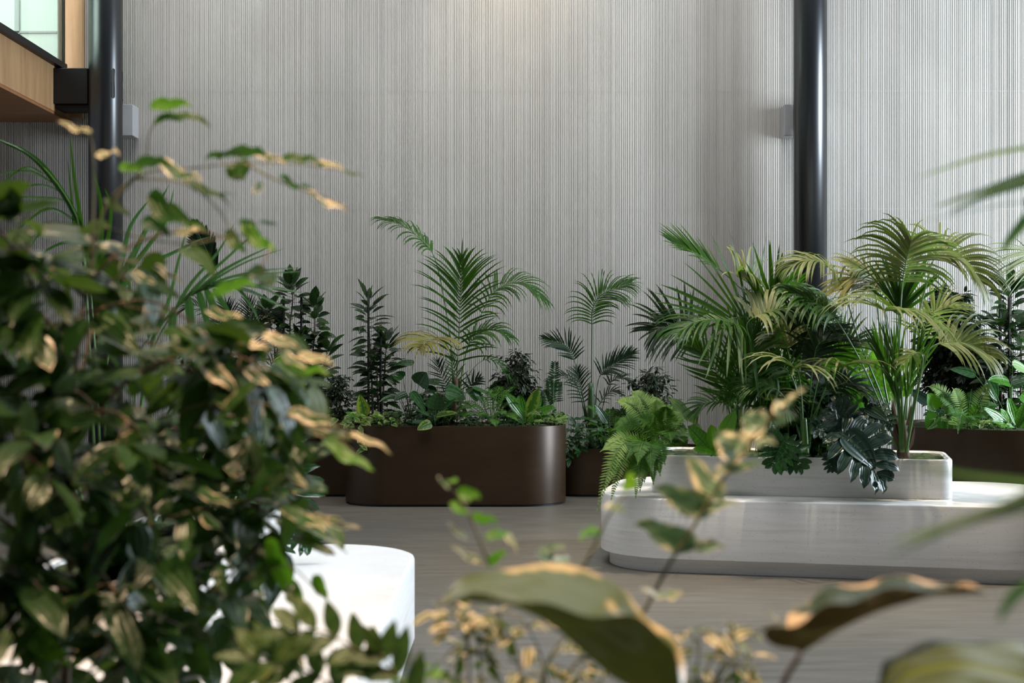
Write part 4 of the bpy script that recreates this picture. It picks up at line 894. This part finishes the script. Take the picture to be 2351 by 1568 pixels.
def strap_palm(label, Y0, base, fronds, mats, trunk=None, seed=1, name='palm'):
    rng = random.Random(seed); b = P(base[0], base[1], Y0)
    t = thing(name, label, 'palm', b, PALM_G)
    if trunk:
        mb = MB(); mb.tube(spline(FP(Y0, trunk[0]), 8), trunk[1], trunk[1] * .7, 8, 0); mb.build('trunk', M['bark'], t)
    for fr in fronds:
        mb = MB()
        if fr.get('stalk'): mb.tube(spline(FP(Y0, fr['stalk']), 20), fr.get('r', .007), .003, 6, 1)
        for s in fr['s']:
            strap(mb, s[0], Y0, s[1], 0, s[2] if len(s) > 2 else None, rng.random())
        mb.build('frond', [M[fr.get('m', mats)], M['stalk']], t)
    return t
UPN = (0, -0.4, 1)
strap_palm('near palm with long spear-straight leaflets sprayed toward the ribbed wall, rising from the trough', 5.7, (280,1240), [
    dict(stalk=[(292,1240),(310,1050),(345,800),(400,710),(445,672),(475,658),(520,645)], m='strap', r=.009, s=[
        ([(345,790),(385,700),(410,600),(437,495)], 13), ([(400,715),(440,650),(500,580),(540,510)], 12), ([(415,700),(470,640),(530,585),(590,530)], 13),
        ([(440,680),(500,630),(560,595),(635,560)], 12), ([(440,680),(505,635),(570,600),(655,570)], 9), ([(455,668),(520,640),(600,622),(690,615)], 11), ([(455,670),(520,648),(600,630),(697,623)], 10),
        ([(470,655),(540,650),(620,660),(707,675)], 12), ([(480,655),(550,655),(610,665),(665,694)], 12), ([(480,655),(560,665),(620,690),(672,715)], 12), ([(480,656),(550,662),(600,680),(642,710)], 9),
        ([(475,652),(540,660),(575,700),(597,742)], 12)]),
    dict(stalk=[(292,1240),(308,1060),(350,810),(420,690),(450,665)], m='strap', r=.004, s=[
        ([(400,705),(395,760),(402,795),(410,787)], 22, (0,-1,.1)), ([(432,680),(438,730),(442,790),(444,810)], 24, (0,-1,.1)), ([(455,665),(468,710),(482,760),(490,777)], 20, (0,-1,.1)),
        ([(472,662),(490,700),(512,730),(526,740)], 20, (0,-1,.1)), ([(490,662),(515,700),(528,722),(536,745)], 14, (0,-1,.1))]),
    dict(stalk=[(288,1240),(300,1060),(318,830),(345,770)], m='strap', r=.005, s=[
        ([(340,775),(350,720),(352,650),(353,575)], 13, (0,-1,.1)), ([(352,770),(362,700),(368,640),(369,580)], 14, (0,-1,.1)), ([(345,770),(350,740),(362,690),(380,640)], 14, (0,-1,.1)),
        ([(325,765),(310,720),(298,660),(294,600)], 14, (0,-1,.1)), ([(315,765),(300,720),(285,680),(265,625)], 11, (0,-1,.1)), ([(322,768),(300,730),(280,700),(262,660)], 10, (0,-1,.1))]),
], 'strap', trunk=([(275,1310),(277,1230),(282,1190)], .022), seed=70)
strap_palm('near palm with broad dark strap leaves and arching fronds below the oak balcony', 6.1, (230,1225), [
    dict(stalk=[(225,1225),(215,1000),(200,700),(185,530),(150,450),(100,385),(50,345),(-10,318)], m='kentia', r=.007, s=[
        ([(170,505),(110,480),(50,520),(20,545)], 11), ([(150,460),(100,455),(40,455),(0,475)], 10), ([(190,560),(140,560),(90,590),(60,640)], 12), ([(120,420),(70,395),(20,395),(-10,405)], 9),
        ([(100,400),(60,385),(20,410),(-5,440)], 9), ([(180,540),(130,520),(90,540),(70,570)], 12), ([(140,440),(90,425),(50,435),(10,465)], 9), ([(200,600),(150,600),(110,640),(90,680)], 12),
        ([(200,560),(160,470),(100,380),(35,330)], 16), ([(195,540),(140,440),(70,360),(0,325)], 12)]),
    dict(stalk=[(232,1225),(228,1000),(215,760),(205,640)], m='kentia', r=.007, s=[
        ([(205,640),(230,560),(232,470),(212,385)], 18, (0,-1,.1)), ([(205,620),(185,500),(170,400),(160,305)], 13, (0,-1,.1)), ([(200,620),(175,560),(165,460),(155,360)], 10, (0,-1,.1)), ([(208,640),(245,560),(255,480),(240,430)], 13, (0,-1,.1))]),
    dict(stalk=[(238,1225),(240,1000),(250,780),(262,660)], m='strap', r=.006, s=[
        ([(255,690),(320,620),(390,585),(460,550)], 19), ([(258,680),(300,600),(340,520),(390,420)], 22), ([(262,670),(330,580),(380,510),(400,430)], 16), ([(250,690),(280,600),(300,520),(345,455)], 18), ([(390,585),(420,570),(450,553),(505,538)], 4)]),
], 'kentia', trunk=([(205,1290),(206,1240),(210,1215)], .018), seed=71)
# green stalks of the near palms above the moss
t = thing('palm', 'cluster of bare green palm stalks standing in the moss of the trough', 'palm', P(285, 1300, 4.7), PALM_G)
for pts, r_, mk in (([(272,1300),(268,1220),(276,1120)], .016, 'bark'), ([(290,1300),(298,1200),(318,1100),(330,1010)], .009, 'stalk'), ([(284,1300),(285,1200),(292,1100),(300,1000)], .008, 'stalk'),
                    ([(262,1300),(258,1240),(262,1180)], .006, 'stalk'), ([(212,1265),(205,1180),(212,1100)], .006, 'stalk'), ([(205,1262),(190,1180),(168,1110)], .005, 'stalk'), ([(202,1262),(196,1190),(184,1120)], .005, 'stalk')):
    mb = MB(); mb.tube(spline(FP(4.7, pts), 12), r_, r_ * .75, 8, 0); mb.build('stalk' if mk == 'stalk' else 'trunk', M[mk], t)
selloum('split-leaf philodendron hanging glossy leaves over the far end of the white bench trough', 6.2, (610,1190), [
    (640,1060,-.1,110,100,-60,.25,.6), (600,1010,0,90,90,-40,.3,.5), (660,1100,-.12,90,90,-80,.2,.7), (560,1080,-.1,100,90,-70,.3,.7), (590,1150,-.1,90,80,-60,.3,.7), (660,1170,-.12,80,70,-50,.35,.6),
    (540,960,.1,80,80,20,.4,.6), (500,1000,0,90,90,200,.4,.6), (620,1180,-.1,90,80,-110,.3,.8), (560,1220,-.2,110,70,-90,.2,.7,'philo_lit'), (640,1230,-.2,70,50,-95,.2,.7,'philo')], seed=72, m='philo', sr=.005)
fern('fern with narrow pale-tipped fronds over the far end of the trough', 6.0, (560,1170), [(660,1000,0,'fern_pale',.4), (640,960,.1,'fern',.3), (590,930,.1,'fern',.3), (680,1060,-.1,'fern_pale',.5), (530,930,0,'fern',.3), (640,1040,-.1,'fern_pale',.5), (480,980,0,'fern',.4), (610,1000,-.1,'fern',.4)], seed=73, L=.09, W=.018, n=22, m='fern')
bush('variegated ficus bush with white-edged leaves, mid height in the trough on the white bench', 'shrub', 5.4, (480,1230), (500,870,120,90), .25, 110, 14, .065, .028, m='vegdark', name='ficus_bush', seed=74, stems=3, trunkr=.01, woodm='twig')
bush('dense dark green filler shrub low in the trough on the white bench', 'shrub', 5.5, (470,1235), (470,1060,120,120), .3, 110, 12, .09, .035, m='vegdark', name='leafy_shrub', seed=75, stems=4, trunkr=.009, woodm='twig', prof='lance')
bush('small-leaved twiggy shrub reaching past the trough toward the tall staked plant', 'shrub', 6.3, (560,1180), (600,880,80,55), .2, 50, 12, .05, .016, m='veg', name='twiggy_shrub', seed=76, stems=3, trunkr=.006, woodm='twig', prof='lance')

# ================================================================== nearest plants, out of focus
def near_tree(name, label, Y0, base, branches, m, L, W, seed, per_m=70, twigs=1.0, wood='bark', dyr=.25, hang=.9, cat='tree'):
    """branches: (px pts with dY, radius, leaf density factor[, material])"""
    rng = random.Random(seed); b = P(base[0], base[1], Y0)
    t = thing(name, label, cat, b)
    for br in branches:
        pts, r_, den = br[:3]; mm = br[3] if len(br) > 3 else m
        c = spline(FP(Y0, pts), 36); ln = sum((a - q).length for a, q in zip(c, c[1:]))
        wd = MB(); wd.tube(c, r_, r_ * .35, 6, 0)
        fl = MB()
        n = int(ln * per_m * den)
        for k in range(n):
            u = rng.uniform(0.08, 1) ** .8; f = u * 35; i = min(int(f), 34); p = c[i].lerp(c[i+1], f - i)
            T = (c[i+1] - c[i]).normalized()
            side = Vector((rng.uniform(-1, 1), rng.uniform(-1, 1), rng.uniform(-.7, .6)))
            side = (side - T * side.dot(T) * .5).normalized()
            tl = rng.uniform(.01, .11) * twigs
            e = p + side * tl + T * tl * .5 - UP * tl * .2
            if tl > .03: wd.tube([p, (p + e) / 2 + UP * tl * .1, e], .0016, .001, 4, 0)
            for j in range(rng.choice((1, 2, 2, 3))):
                a = rng.uniform(0, 6.28)
                D = side * .6 + Vector((math.cos(a), math.sin(a), rng.uniform(-.9, .25))) * .7
                N = UP + Vector((rng.uniform(-.6, .6), rng.uniform(-.9, .5), 0))
                q = e - side * rng.uniform(0, tl * .6)
                blade(fl, q + D.normalized() * .006, D, N, L * rng.uniform(.65, 1.2), W * rng.uniform(.8, 1.15), 'ovate', 7, hang * rng.uniform(.2, 1.2), .14, rng.random(), 0, .03, 1, roll=rng.uniform(-.6, .6))
        o = wd.build('branch', M[wood], t)
        if n:
            fo = fl.build('foliage', M[mm], t); fo.parent = o
    return t
near_tree('ficus_tree', 'out-of-focus ficus tree with cream-edged leaves filling the near left of the picture', 2.6, (160,1640), [
    ([(150,1650),(160,1300),(166,1000),(180,780),(205,620)], .009, .5),
    ([(170,1000),(300,870,-.1),(430,810,-.15),(520,810,-.2),(580,830,-.2)], .004, 1.2),
    ([(165,1150),(330,1010,.1),(450,960,.1),(560,960,.05),(640,1000,0)], .004, 1.0),
    ([(160,1300),(350,1180,.1),(500,1150,.15),(600,1170,.1),(680,1200,.1)], .004, 1.05),
    ([(200,650),(290,570,0),(420,530,0),(540,550,0),(630,575,0)], .003, .12),
    ([(190,720),(330,690,-.1),(440,740,-.1),(500,800,-.1),(560,860,-.1)], .003, .4),
    ([(160,1400),(300,1330,-.1),(420,1320,-.1),(500,1370,-.1),(560,1420,-.1)], .004, .8),
    ([(165,1100),(50,950),(-60,860)], .005, 1.3), ([(170,800),(60,690),(-60,600)], .005, 1.25), ([(160,1350),(40,1220),(-60,1150)], .005, 1.25),
    ([(190,680),(90,590),(-20,520)], .004, .9),
    ([(165,950),(270,950,-.2),(340,1040,-.2),(330,1180,-.2)], .004, 1.2),
    ([(160,1450),(90,1480),(20,1560)], .005, .5), ([(165,1480),(300,1500,-.1),(400,1600,-.1)], .004, .45),
    ([(160,1250),(260,1350,-.3),(330,1480,-.3)], .004, 1.0),
    ([(170,1050),(380,980,.2),(520,1040,.2),(620,1110,.2)], .003, 1.2), ([(160,1350),(420,1240,.2),(520,1280,.2),(580,1330,.2)], .003, .9),
    ([(175,850),(280,780,.2),(400,800,.2),(500,820,.2)], .003, .7), ([(175,800),(130,680,-.2),(60,600,-.2),(20,560,-.2)], .003, 1.2),
    ([(165,1180),(80,1060,-.3),(0,1000,-.3)], .003, 1.2), ([(165,1400),(60,1330,-.3),(-20,1300,-.3)], .003, 1.2),
    ([(160,1500),(230,1420,.2),(380,1420,.2),(500,1450,.2)], .004, .6),
    ([(370,1640),(440,1440),(520,1330),(600,1250)], .006, .12),
    ([(60,1640),(90,1500),(140,1400)], .007, .6), ([(165,1000),(210,760,.1),(260,660,.1),(300,600,.1)], .004, .4),
], 'vegdark', .115, .052, 80, per_m=46)
# a few long upper twigs of the same kind with single leaves placed where they show
def sprig(name, label, Y0, stem, r_, leaves, m, wood='twig', seed=1, cat='plant', prof='ovate', group=None):
    """leaves: (root px, root py, tip px, tip py, width px[, material, droop normal])"""
    rng = random.Random(seed); s0 = stem[0][0] if isinstance(stem[0], list) else stem[0]
    t = thing(name, label, cat, P(s0[0], s0[1], Y0), group)
    stems = stem if isinstance(stem[0], list) else [stem]
    for s in stems:
        mb = MB(); mb.tube(spline(FP(Y0, s), 24), r_, r_ * .45, 7, 0); mb.build('stem', M[wood], t)
    for lf in leaves:
        x0, y0, x1, y1, wd = lf[:5]; mm = lf[5] if len(lf) > 5 else m; sag = lf[6] if len(lf) > 6 else .12
        N = Vector(lf[7]) if len(lf) > 7 else Vector((rng.uniform(-.3, .3), -.75, .7))
        a = P(x0, y0, Y0 + rng.uniform(-.02, .02)); b = P(x1, y1, Y0 + rng.uniform(-.08, .04)); l = (b - a).length
        n = 12; path = []
        for i in range(n + 1):
            u = i / n; path.append(a.lerp(b, u) + UP * (sag * l * math.sin(math.pi * u) + .04 * l * math.sin(u * 9 + rng.random())))
        mb = MB(); blade(mb, path[0], path[1] - path[0], N, l, wd * Y0 / F_PX, prof, n, 0, .12, rng.random(), 0, .07, 2, path=path)
        mb.build('leaf', M[mm], t)
    return t
HZ = (0, -.25, 1)
sprig('ficus_branch', 'thin blurred ficus twigs with young bright leaves reaching up past the slotted column', 2.45,
      [[(205,650),(240,480),(330,400),(450,385),(560,375),(700,378),(835,402)], [(255,470),(330,380),(345,300),(390,262)], [(560,375),(650,420),(740,450),(800,480)],
       [(240,520),(300,540),(430,560),(560,540),(640,580)], [(205,650),(215,480),(212,330),(180,290)], [(300,410),(420,420),(500,480),(560,580)]], .0022, [
    (342,250,442,248,34,'bright',.1,(0,-.9,.5)), (350,290,486,294,26,'ficus_green',.2,(0,-.7,.6)), (212,308,130,280,16,'veg',0), (215,365,275,355,22,'veg',.05),
    (365,372,465,415,32,'veg',-.05), (272,388,330,400,26,'bright',.1), (300,395,400,400,30,'ficus_green',.2), (345,440,420,515,44,'ficus_green',-.1,(0,-1,.3)),
    (470,370,560,362,20,'ficus_green',.1), (545,370,560,415,60,'ficus_green',-.1,(0,-1,.1)), (520,365,620,372,34,'ficus_green',.15), (580,360,660,380,16,'veg',.1), (640,372,745,385,24,'ficus_green',.15), (720,380,790,392,16,'veg',.1), (780,392,835,405,8,'ficus_green',0),
    (600,420,580,450,20,'veg',0), (700,440,800,482,30,'veg',-.05,(0,-.6,.8)), (640,408,720,440,16,'ficus_green',0), (420,420,530,475,20,'ficus_green',.1), (440,440,540,450,10,'ficus_green',0),
    (545,512,590,520,16,'ficus_green',.1), (595,514,640,520,14,'ficus_green',.1), (555,515,635,580,36,'bright',-.05,(0,-.9,.4)), (520,530,566,582,30,'ficus_green',-.05,(0,-1,.2)),
    (325,510,390,545,40,'ficus_green',.1), (240,455,300,500,26,'ficus_green',0), (380,470,480,540,24,'ficus_green',.0), (400,540,470,520,24,'veg',0), (480,690,590,660,34,'bright',.15,(0,-.7,.7)),
    (300,625,360,655,20,'veg',0), (350,610,420,650,18,'veg',0), (470,715,560,730,22,'veg',0), (590,660,640,640,16,'ficus_green',0)], 'ficus_green', seed=81, cat='branch')
sprig('ficus_branch', 'blurred lower ficus twigs with long warm-lit cream-edged leaves hanging before the bronze planters', 2.35,
      [[(330,860),(450,800),(560,790),(660,810),(760,850)], [(360,960),(500,920),(620,930),(730,960),(880,1020)], [(380,1190),(560,1150),(700,1175),(810,1215)], [(400,800),(480,830),(540,900),(575,980)],
       [(560,1330),(660,1300),(740,1370)], [(640,940),(720,990),(790,1020),(850,1080)]], .002, [
    (450,805,545,905,46,'veg',0,(0,-.8,.6)), (540,880,578,975,30,'veg',0), (545,790,620,806,26,'veg',.1), (600,775,690,805,26,'veg',.1), (640,812,705,850,22,'veg',.05), (630,830,760,862,34,'bright',.0), (680,822,770,842,22,'veg',.1),
    (660,950,775,982,34,'veg',.05), (640,975,720,1060,50,'vegdark',0,(0,-1,.3)), (650,970,700,1050,22,'veg',0), (700,990,810,1012,22,'veg',.05), (740,1010,860,1085,34,'bright',.0), (800,1000,900,1045,14,'veg',.1),
    (700,1190,790,1200,22,'veg',.05), (640,1170,760,1225,30,'veg',.05), (740,1200,830,1215,16,'veg',0), (450,1130,530,1165,26,'veg',.05), (460,1185,510,1215,26,'veg',0), (660,1080,705,1120,24,'veg',0),
    (560,850,625,895,26,'veg',.05), (620,1270,700,1390,44,'bright',0,(0,-1,.2)), (670,1340,680,1400,40,'vegdark',0,(0,-1,.2)), (720,1320,752,1380,30,'bright',0,(0,-1,.2)), (620,1235,640,1330,36,'bright',0,(0,-1,.2)), (275,1005,350,1090,80,'veg',0,(0,-1,.2)),
    (590,1300,600,1370,36,'vegdark',0,(0,-1,.2)), (500,1300,520,1370,36,'vegdark',0,(0,-1,.2)), (330,1350,370,1400,40,'veg',0,(0,-.8,.5)), (100,975,260,985,44,'vegdark',.1,(0,-1,.3)), (430,1190,420,1290,46,'vegdark',0,(0,-1,.2)),
    (230,1100,250,1200,70,'vegdark',0,(0,-1,.2)), (70,1150,60,1290,60,'vegdark',0,(0,-1,.2)), (60,1440,160,1530,56,'bright',0,(0,-1,.4)), (290,1430,320,1568,60,'vegdark',0,(0,-1,.2)), (440,1480,480,1568,54,'vegdark',0,(0,-1,.2))], 'veg', seed=82, cat='branch')

# compound leaf low in front of the white bench
t = thing('compound_leaf_plant', 'blurred plant with arching olive compound leaves in front of the white bench', 'plant', P(700, 1640, 2.0))
rng = random.Random(83)
for pts, nn in (([(960,1700),(900,1560),(830,1500),(740,1450),(670,1450)], 5), ([(900,1720),(820,1620),(740,1560),(650,1520),(580,1510)], 5), ([(1020,1700),(960,1620),(910,1550),(875,1500)], 3)):
    mb = MB(); c = spline(FP(2.0, pts), 30); mb.tube(c, .0028, .0015, 6, 1)
    for k in range(nn):
        u = .3 + .7 * (k + .6) / nn; i = min(28, int(u * 29)); p = c[i]; T = (c[i+1] - c[i-1]).normalized()
        for sg in (-1, 1):
            S = T.cross(Vector((0, -.9, .4))).normalized() * sg
            blade(mb, p, T * .75 + S * .8, Vector((0, -.8, .6)), .068 * rng.uniform(.8, 1.1), .026, 'lance', 7, .35, .12, rng.random(), 0, .12, 1)
    blade(mb, c[-1], c[-1] - c[-3], Vector((0, -.8, .6)), .055, .02, 'lance', 7, .3, .12, .5, 0, .1)
    mb.build('compound_leaf', [M['olive'], M['twig']], t)

# broad leaves and twigs at the bottom centre
VT = 'blurred twigs with cream-edged leaves'
sprig('variegated_twig', 'tall slanting twig with serrated cream-edged leaves crossing the stone bench', 2.0, [(1470,1420),(1540,1290),(1610,1180),(1700,1040),(1770,960),(1850,890)], .0032, [
    (1660,1150,1575,1050,62,'greyveg',.0,(0,-1,.3)), (1640,1180,1500,1125,67,'greyveg',.05,(0,-1,.3)), (1600,1260,1455,1205,62,'greyveg',.05,(0,-1,.3)), (1690,1045,1650,1020,50,'greyveg',0,(0,-1,.3)),
    (1720,1040,1640,1005,80,'greyveg',0,(0,-1,.3)), (1760,985,1700,958,75,'greyveg',.0,(0,-1,.3)), (1640,1090,1745,1075,27,'greyveg',.1), (1700,1080,1745,1070,12,'bright',.1), (1590,1180,1700,1160,22,'greyveg',.1), (1570,1262,1665,1260,32,'greyveg',.1),
    (1730,1030,1780,1020,27,'greyveg',.1), (1770,985,1830,960,22,'greyveg',.1), (1790,960,1790,920,37,'greyveg',0), (1800,930,1840,900,50,'greyveg',0), (1545,1370,1465,1355,17,'greyveg',0), (1530,1370,1570,1362,20,'greyveg',0), (1600,1270,1660,1262,17,'greyveg',.1)], 'greyveg', seed=84, cat='twig', group=VT)
sprig('variegated_twig', 'thin twig with two small green leaves rising in front of the bench corner', 2.05, [(1335,1310),(1370,1240),(1400,1180),(1440,1130)], .0028, [
    (1375,1220,1330,1245,30,'bright',.1), (1380,1230,1345,1240,22,'greyveg',.1), (1415,1160,1385,1170,24,'greyveg',.0), (1420,1165,1430,1180,20,'greyveg',0), (1440,1130,1450,1085,34,'bright',0,(0,-1,.2)), (1450,1125,1480,1090,34,'greyveg',0)], 'greyveg', seed=85, cat='twig', group=VT)
sprig('variegated_twig', 'curved twig with small bright leaves in front of the middle bronze planter', 2.05, [(1125,1300),(1110,1260),(1085,1200),(1060,1150),(1035,1120),(1008,1105)], .0026, [
    (1008,1100,1030,1125,22,'greyveg',0), (1030,1110,1050,1100,22,'bright',0), (1050,1135,1105,1145,32,'bright',.1,(0,-1,.4)), (1035,1155,1075,1185,20,'bright',.0), (1085,1190,1145,1200,24,'bright',.05,(0,-1,.4)),
    (1075,1240,1025,1200,16,'greyveg',0), (1115,1245,1185,1250,28,'bright',.25,(0,-.9,.5)), (1160,1235,1188,1270,14,'greyveg',.1), (1110,1295,1035,1255,20,'greyveg',0), (1120,1300,1165,1270,26,'bright',.1)], 'bright', seed=86, cat='twig', group=VT)
sprig('variegated_twig', 'small pale leaf rosette on a short twig above the big blurred leaf', 2.1, [(1265,1330),(1270,1290),(1268,1250)], .002, [
    (1268,1265,1235,1265,20,'greyveg',.1), (1268,1262,1300,1265,18,'greyveg',.1), (1268,1258,1270,1245,14,'greyveg',0), (1268,1295,1230,1275,26,'greyveg',.1,(0,-1,.4)), (1268,1298,1310,1288,24,'greyveg',.1,(0,-1,.4))], 'greyveg', seed=87, cat='twig', group=VT)
def cluster(label, Y0, stems, dens, m, L, W, seed):
    return near_tree('variegated_shrub', label, Y0, (stems[0][0][0], stems[0][0][1]), [(s, .0022, dens) for s in stems], m, L, W, seed, per_m=95, twigs=.45, wood='twig', cat='shrub', hang=.6)
cluster('low blurred shrub of small cream-edged leaves beneath the big curled leaf', 2.0,
        [[(1080,1640),(1075,1480),(1070,1400),(1030,1390)], [(1110,1640),(1100,1500),(1090,1420)], [(1200,1640),(1190,1520),(1165,1440),(1120,1400)], [(1240,1640),(1250,1540),(1290,1470),(1340,1440)],
         [(1300,1640),(1310,1540),(1360,1500),(1400,1480)], [(1160,1640),(1150,1560),(1100,1500),(1040,1480)], [(1360,1640),(1380,1560),(1420,1530)], [(1270,1640),(1240,1500),(1200,1420)]], .85, 'veg', .030, .015, 88)
cluster('low blurred spray of small cream-edged leaves to the right of the big curled leaf', 2.0,
        [[(1600,1640),(1620,1540),(1660,1490),(1720,1460)], [(1590,1640),(1600,1540),(1610,1450)], [(1620,1640),(1650,1560),(1680,1520),(1700,1520)], [(1610,1640),(1650,1540),(1690,1500)]], 1.0, 'veg', .030, .014, 89)
cluster('small blurred bright green shoots at the bottom edge beside the white bench', 2.2, [[(960,1640),(955,1570),(940,1545)], [(1000,1640),(1010,1570),(1020,1540)], [(1040,1640),(1050,1580),(1030,1560)]], .7, 'bright', .03, .015, 90)

def rail_leaf(name, label, Y0, far, mid, near, m, stalk, stalkm='redstem', sr=.004, bulge=.12):
    """A broad folded leaf from its traced far margin, midrib and near margin (px, py, dY)."""
    t = thing(name, label, 'plant', P(stalk[0][0], stalk[0][1], Y0)); n = 30
    A, B, C_ = (spline(FP(Y0, q), n + 1) for q in (near, mid, far)); mb = MB(); rows = []
    for i in range(n + 1):
        row = []
        w_ = (C_[i] - A[i]).length
        for k in range(-6, 7):
            u = k / 6; e = C_[i] if u > 0 else A[i]; s = abs(u)
            off = UP * (-bulge * w_ * s * (1 - s)) + Vector((0, 0, .004 * math.sin(i * .9 + s * 2) * s))
            row.append(mb.vert(B[i].lerp(e, s) + off, (u, i / n, .5)))
        rows.append(row)
    V = [Vector(v) for v in mb.v]; q = rows[n // 2]; q2 = rows[n // 2 + 1]
    fl = (V[q[10]] - V[q[7]]).cross(V[q2[8]] - V[q[8]]).z < 0
    for i in range(n):
        for k in range(12):
            f = (rows[i][k], rows[i][k+1], rows[i+1][k+1], rows[i+1][k]); mb.face(f[::-1] if fl else f)
    mb.build('leaf', M[m], t)
    mb = MB(); mb.tube(spline(FP(Y0, stalk), 12), sr, sr * .8, 8, 0); mb.build('stalk', M[stalkm], t)
    return t
rail_leaf('broad_leaf_plant', 'large curled glossy green leaf, blurred, at the bottom centre', 1.6,
    [(1560,1620,.05),(1572,1520,.10),(1520,1440,.14),(1460,1395,.16),(1400,1325,.17),(1250,1298,.14),(1100,1312,.07),(1003,1388,0)],
    [(1555,1625,.03),(1500,1600,.0),(1420,1565,-.02),(1345,1505,-.03),(1270,1440,-.03),(1180,1392,-.03),(1090,1380,-.02),(1003,1388,0)],
    [(1560,1620,.02),(1562,1560,-.01),(1540,1480,-.04),(1470,1425,-.05),(1350,1408,-.05),(1230,1388,-.05),(1120,1365,-.04),(1003,1388,0)],
    'elastica_green', [(1530,1760,.05),(1550,1680,.04),(1555,1622,.03)], 'stalk', .006)
rail_leaf('rubber_plant', 'bronze-backed rubber plant leaf arching up on a dark red stalk, lower right', 1.6,
    [(1838,1502,0),(1806,1430,.09),(1850,1380,.13),(1930,1345,.14),(2050,1328,.12),(2180,1335,.08),(2285,1366,0)],
    [(1838,1502,0),(1868,1482,-.01),(1925,1448,-.03),(2005,1410,-.04),(2100,1378,-.04),(2200,1360,-.02),(2285,1366,0)],
    [(1838,1502,0),(1752,1457,-.02),(1830,1428,-.05),(1920,1388,-.06),(2030,1360,-.06),(2160,1348,-.04),(2285,1366,0)],
    'elastica', [(1775,1660,.03),(1798,1570,.02),(1838,1502,0)])
rail_leaf('rubber_plant', 'dark glossy rubber plant leaf cut off by the bottom right corner', 1.5,
    [(2000,1660,.02),(2018,1560,.06),(2040,1510,.09),(2110,1482,.11),(2230,1468,.12),(2350,1485,.10),(2480,1560,.05),(2540,1640,0)],
    [(2000,1660,.02),(2040,1600,.0),(2090,1552,-.01),(2170,1530,-.02),(2260,1535,-.02),(2350,1560,-.02),(2450,1600,-.01),(2540,1640,0)],
    [(2000,1660,.02),(2040,1660,-.06),(2100,1650,-.10),(2180,1640,-.12),(2270,1640,-.12),(2360,1650,-.1),(2450,1660,-.06),(2540,1640,0)],
    'elastica_green', [(1990,1790,.02),(1995,1720,.02),(2000,1660,.02)], bulge=-.1)
# palm leaflets reaching in from the right edge, very close
def near_palm(label, Y0, base, straps, m, seed):
    t = thing('palm', label, 'palm', P(base[0], base[1], Y0), 'blurred palm leaves at the right edge'); rng = random.Random(seed)
    mb = MB(); mb.tube(spline(FP(Y0, [base, ((base[0] + straps[0][0][0][0]) / 2 + 60, (base[1] + straps[0][0][0][1]) / 2), straps[0][0][0]]), 16), .006, .004, 6, 0); mb.build('stalk', M['stalk'], t)
    for s in straps:
        mb = MB(); strap(mb, s[0], Y0, s[1], 0, (0, -.6, .8), rng.random(), n=14); mb.build('leaflet', M[m], t)
near_palm('blurred palm leaf with slim leaflets entering from the upper right edge', 1.9, (2620,1650), [
    ([(2520,310),(2400,335),(2260,360),(2105,408)], 30), ([(2500,380),(2380,400),(2260,440),(2140,478)], 40), ([(2500,350),(2380,415),(2270,450),(2175,490)], 34), ([(2520,420),(2400,470),(2330,540),(2300,580)], 50), ([(2540,470),(2400,460),(2250,480),(2095,512)], 8)], 'strap', 91)
near_palm('strongly blurred palm leaf with slim leaflets crossing the stone bench from the right edge', 1.15, (2720,1750), [
    ([(2560,1060),(2400,1130),(2250,1190),(2040,1250)], 60), ([(2560,1180),(2420,1150),(2280,1180),(2150,1230)], 40), ([(2560,1260),(2440,1320),(2340,1360),(2290,1430)], 60),
    ([(2560,1130),(2350,1110),(2200,1090),(2080,1060)], 34), ([(2560,1100),(2400,1160),(2200,1210),(2020,1290)], 24)], 'strap', 92)
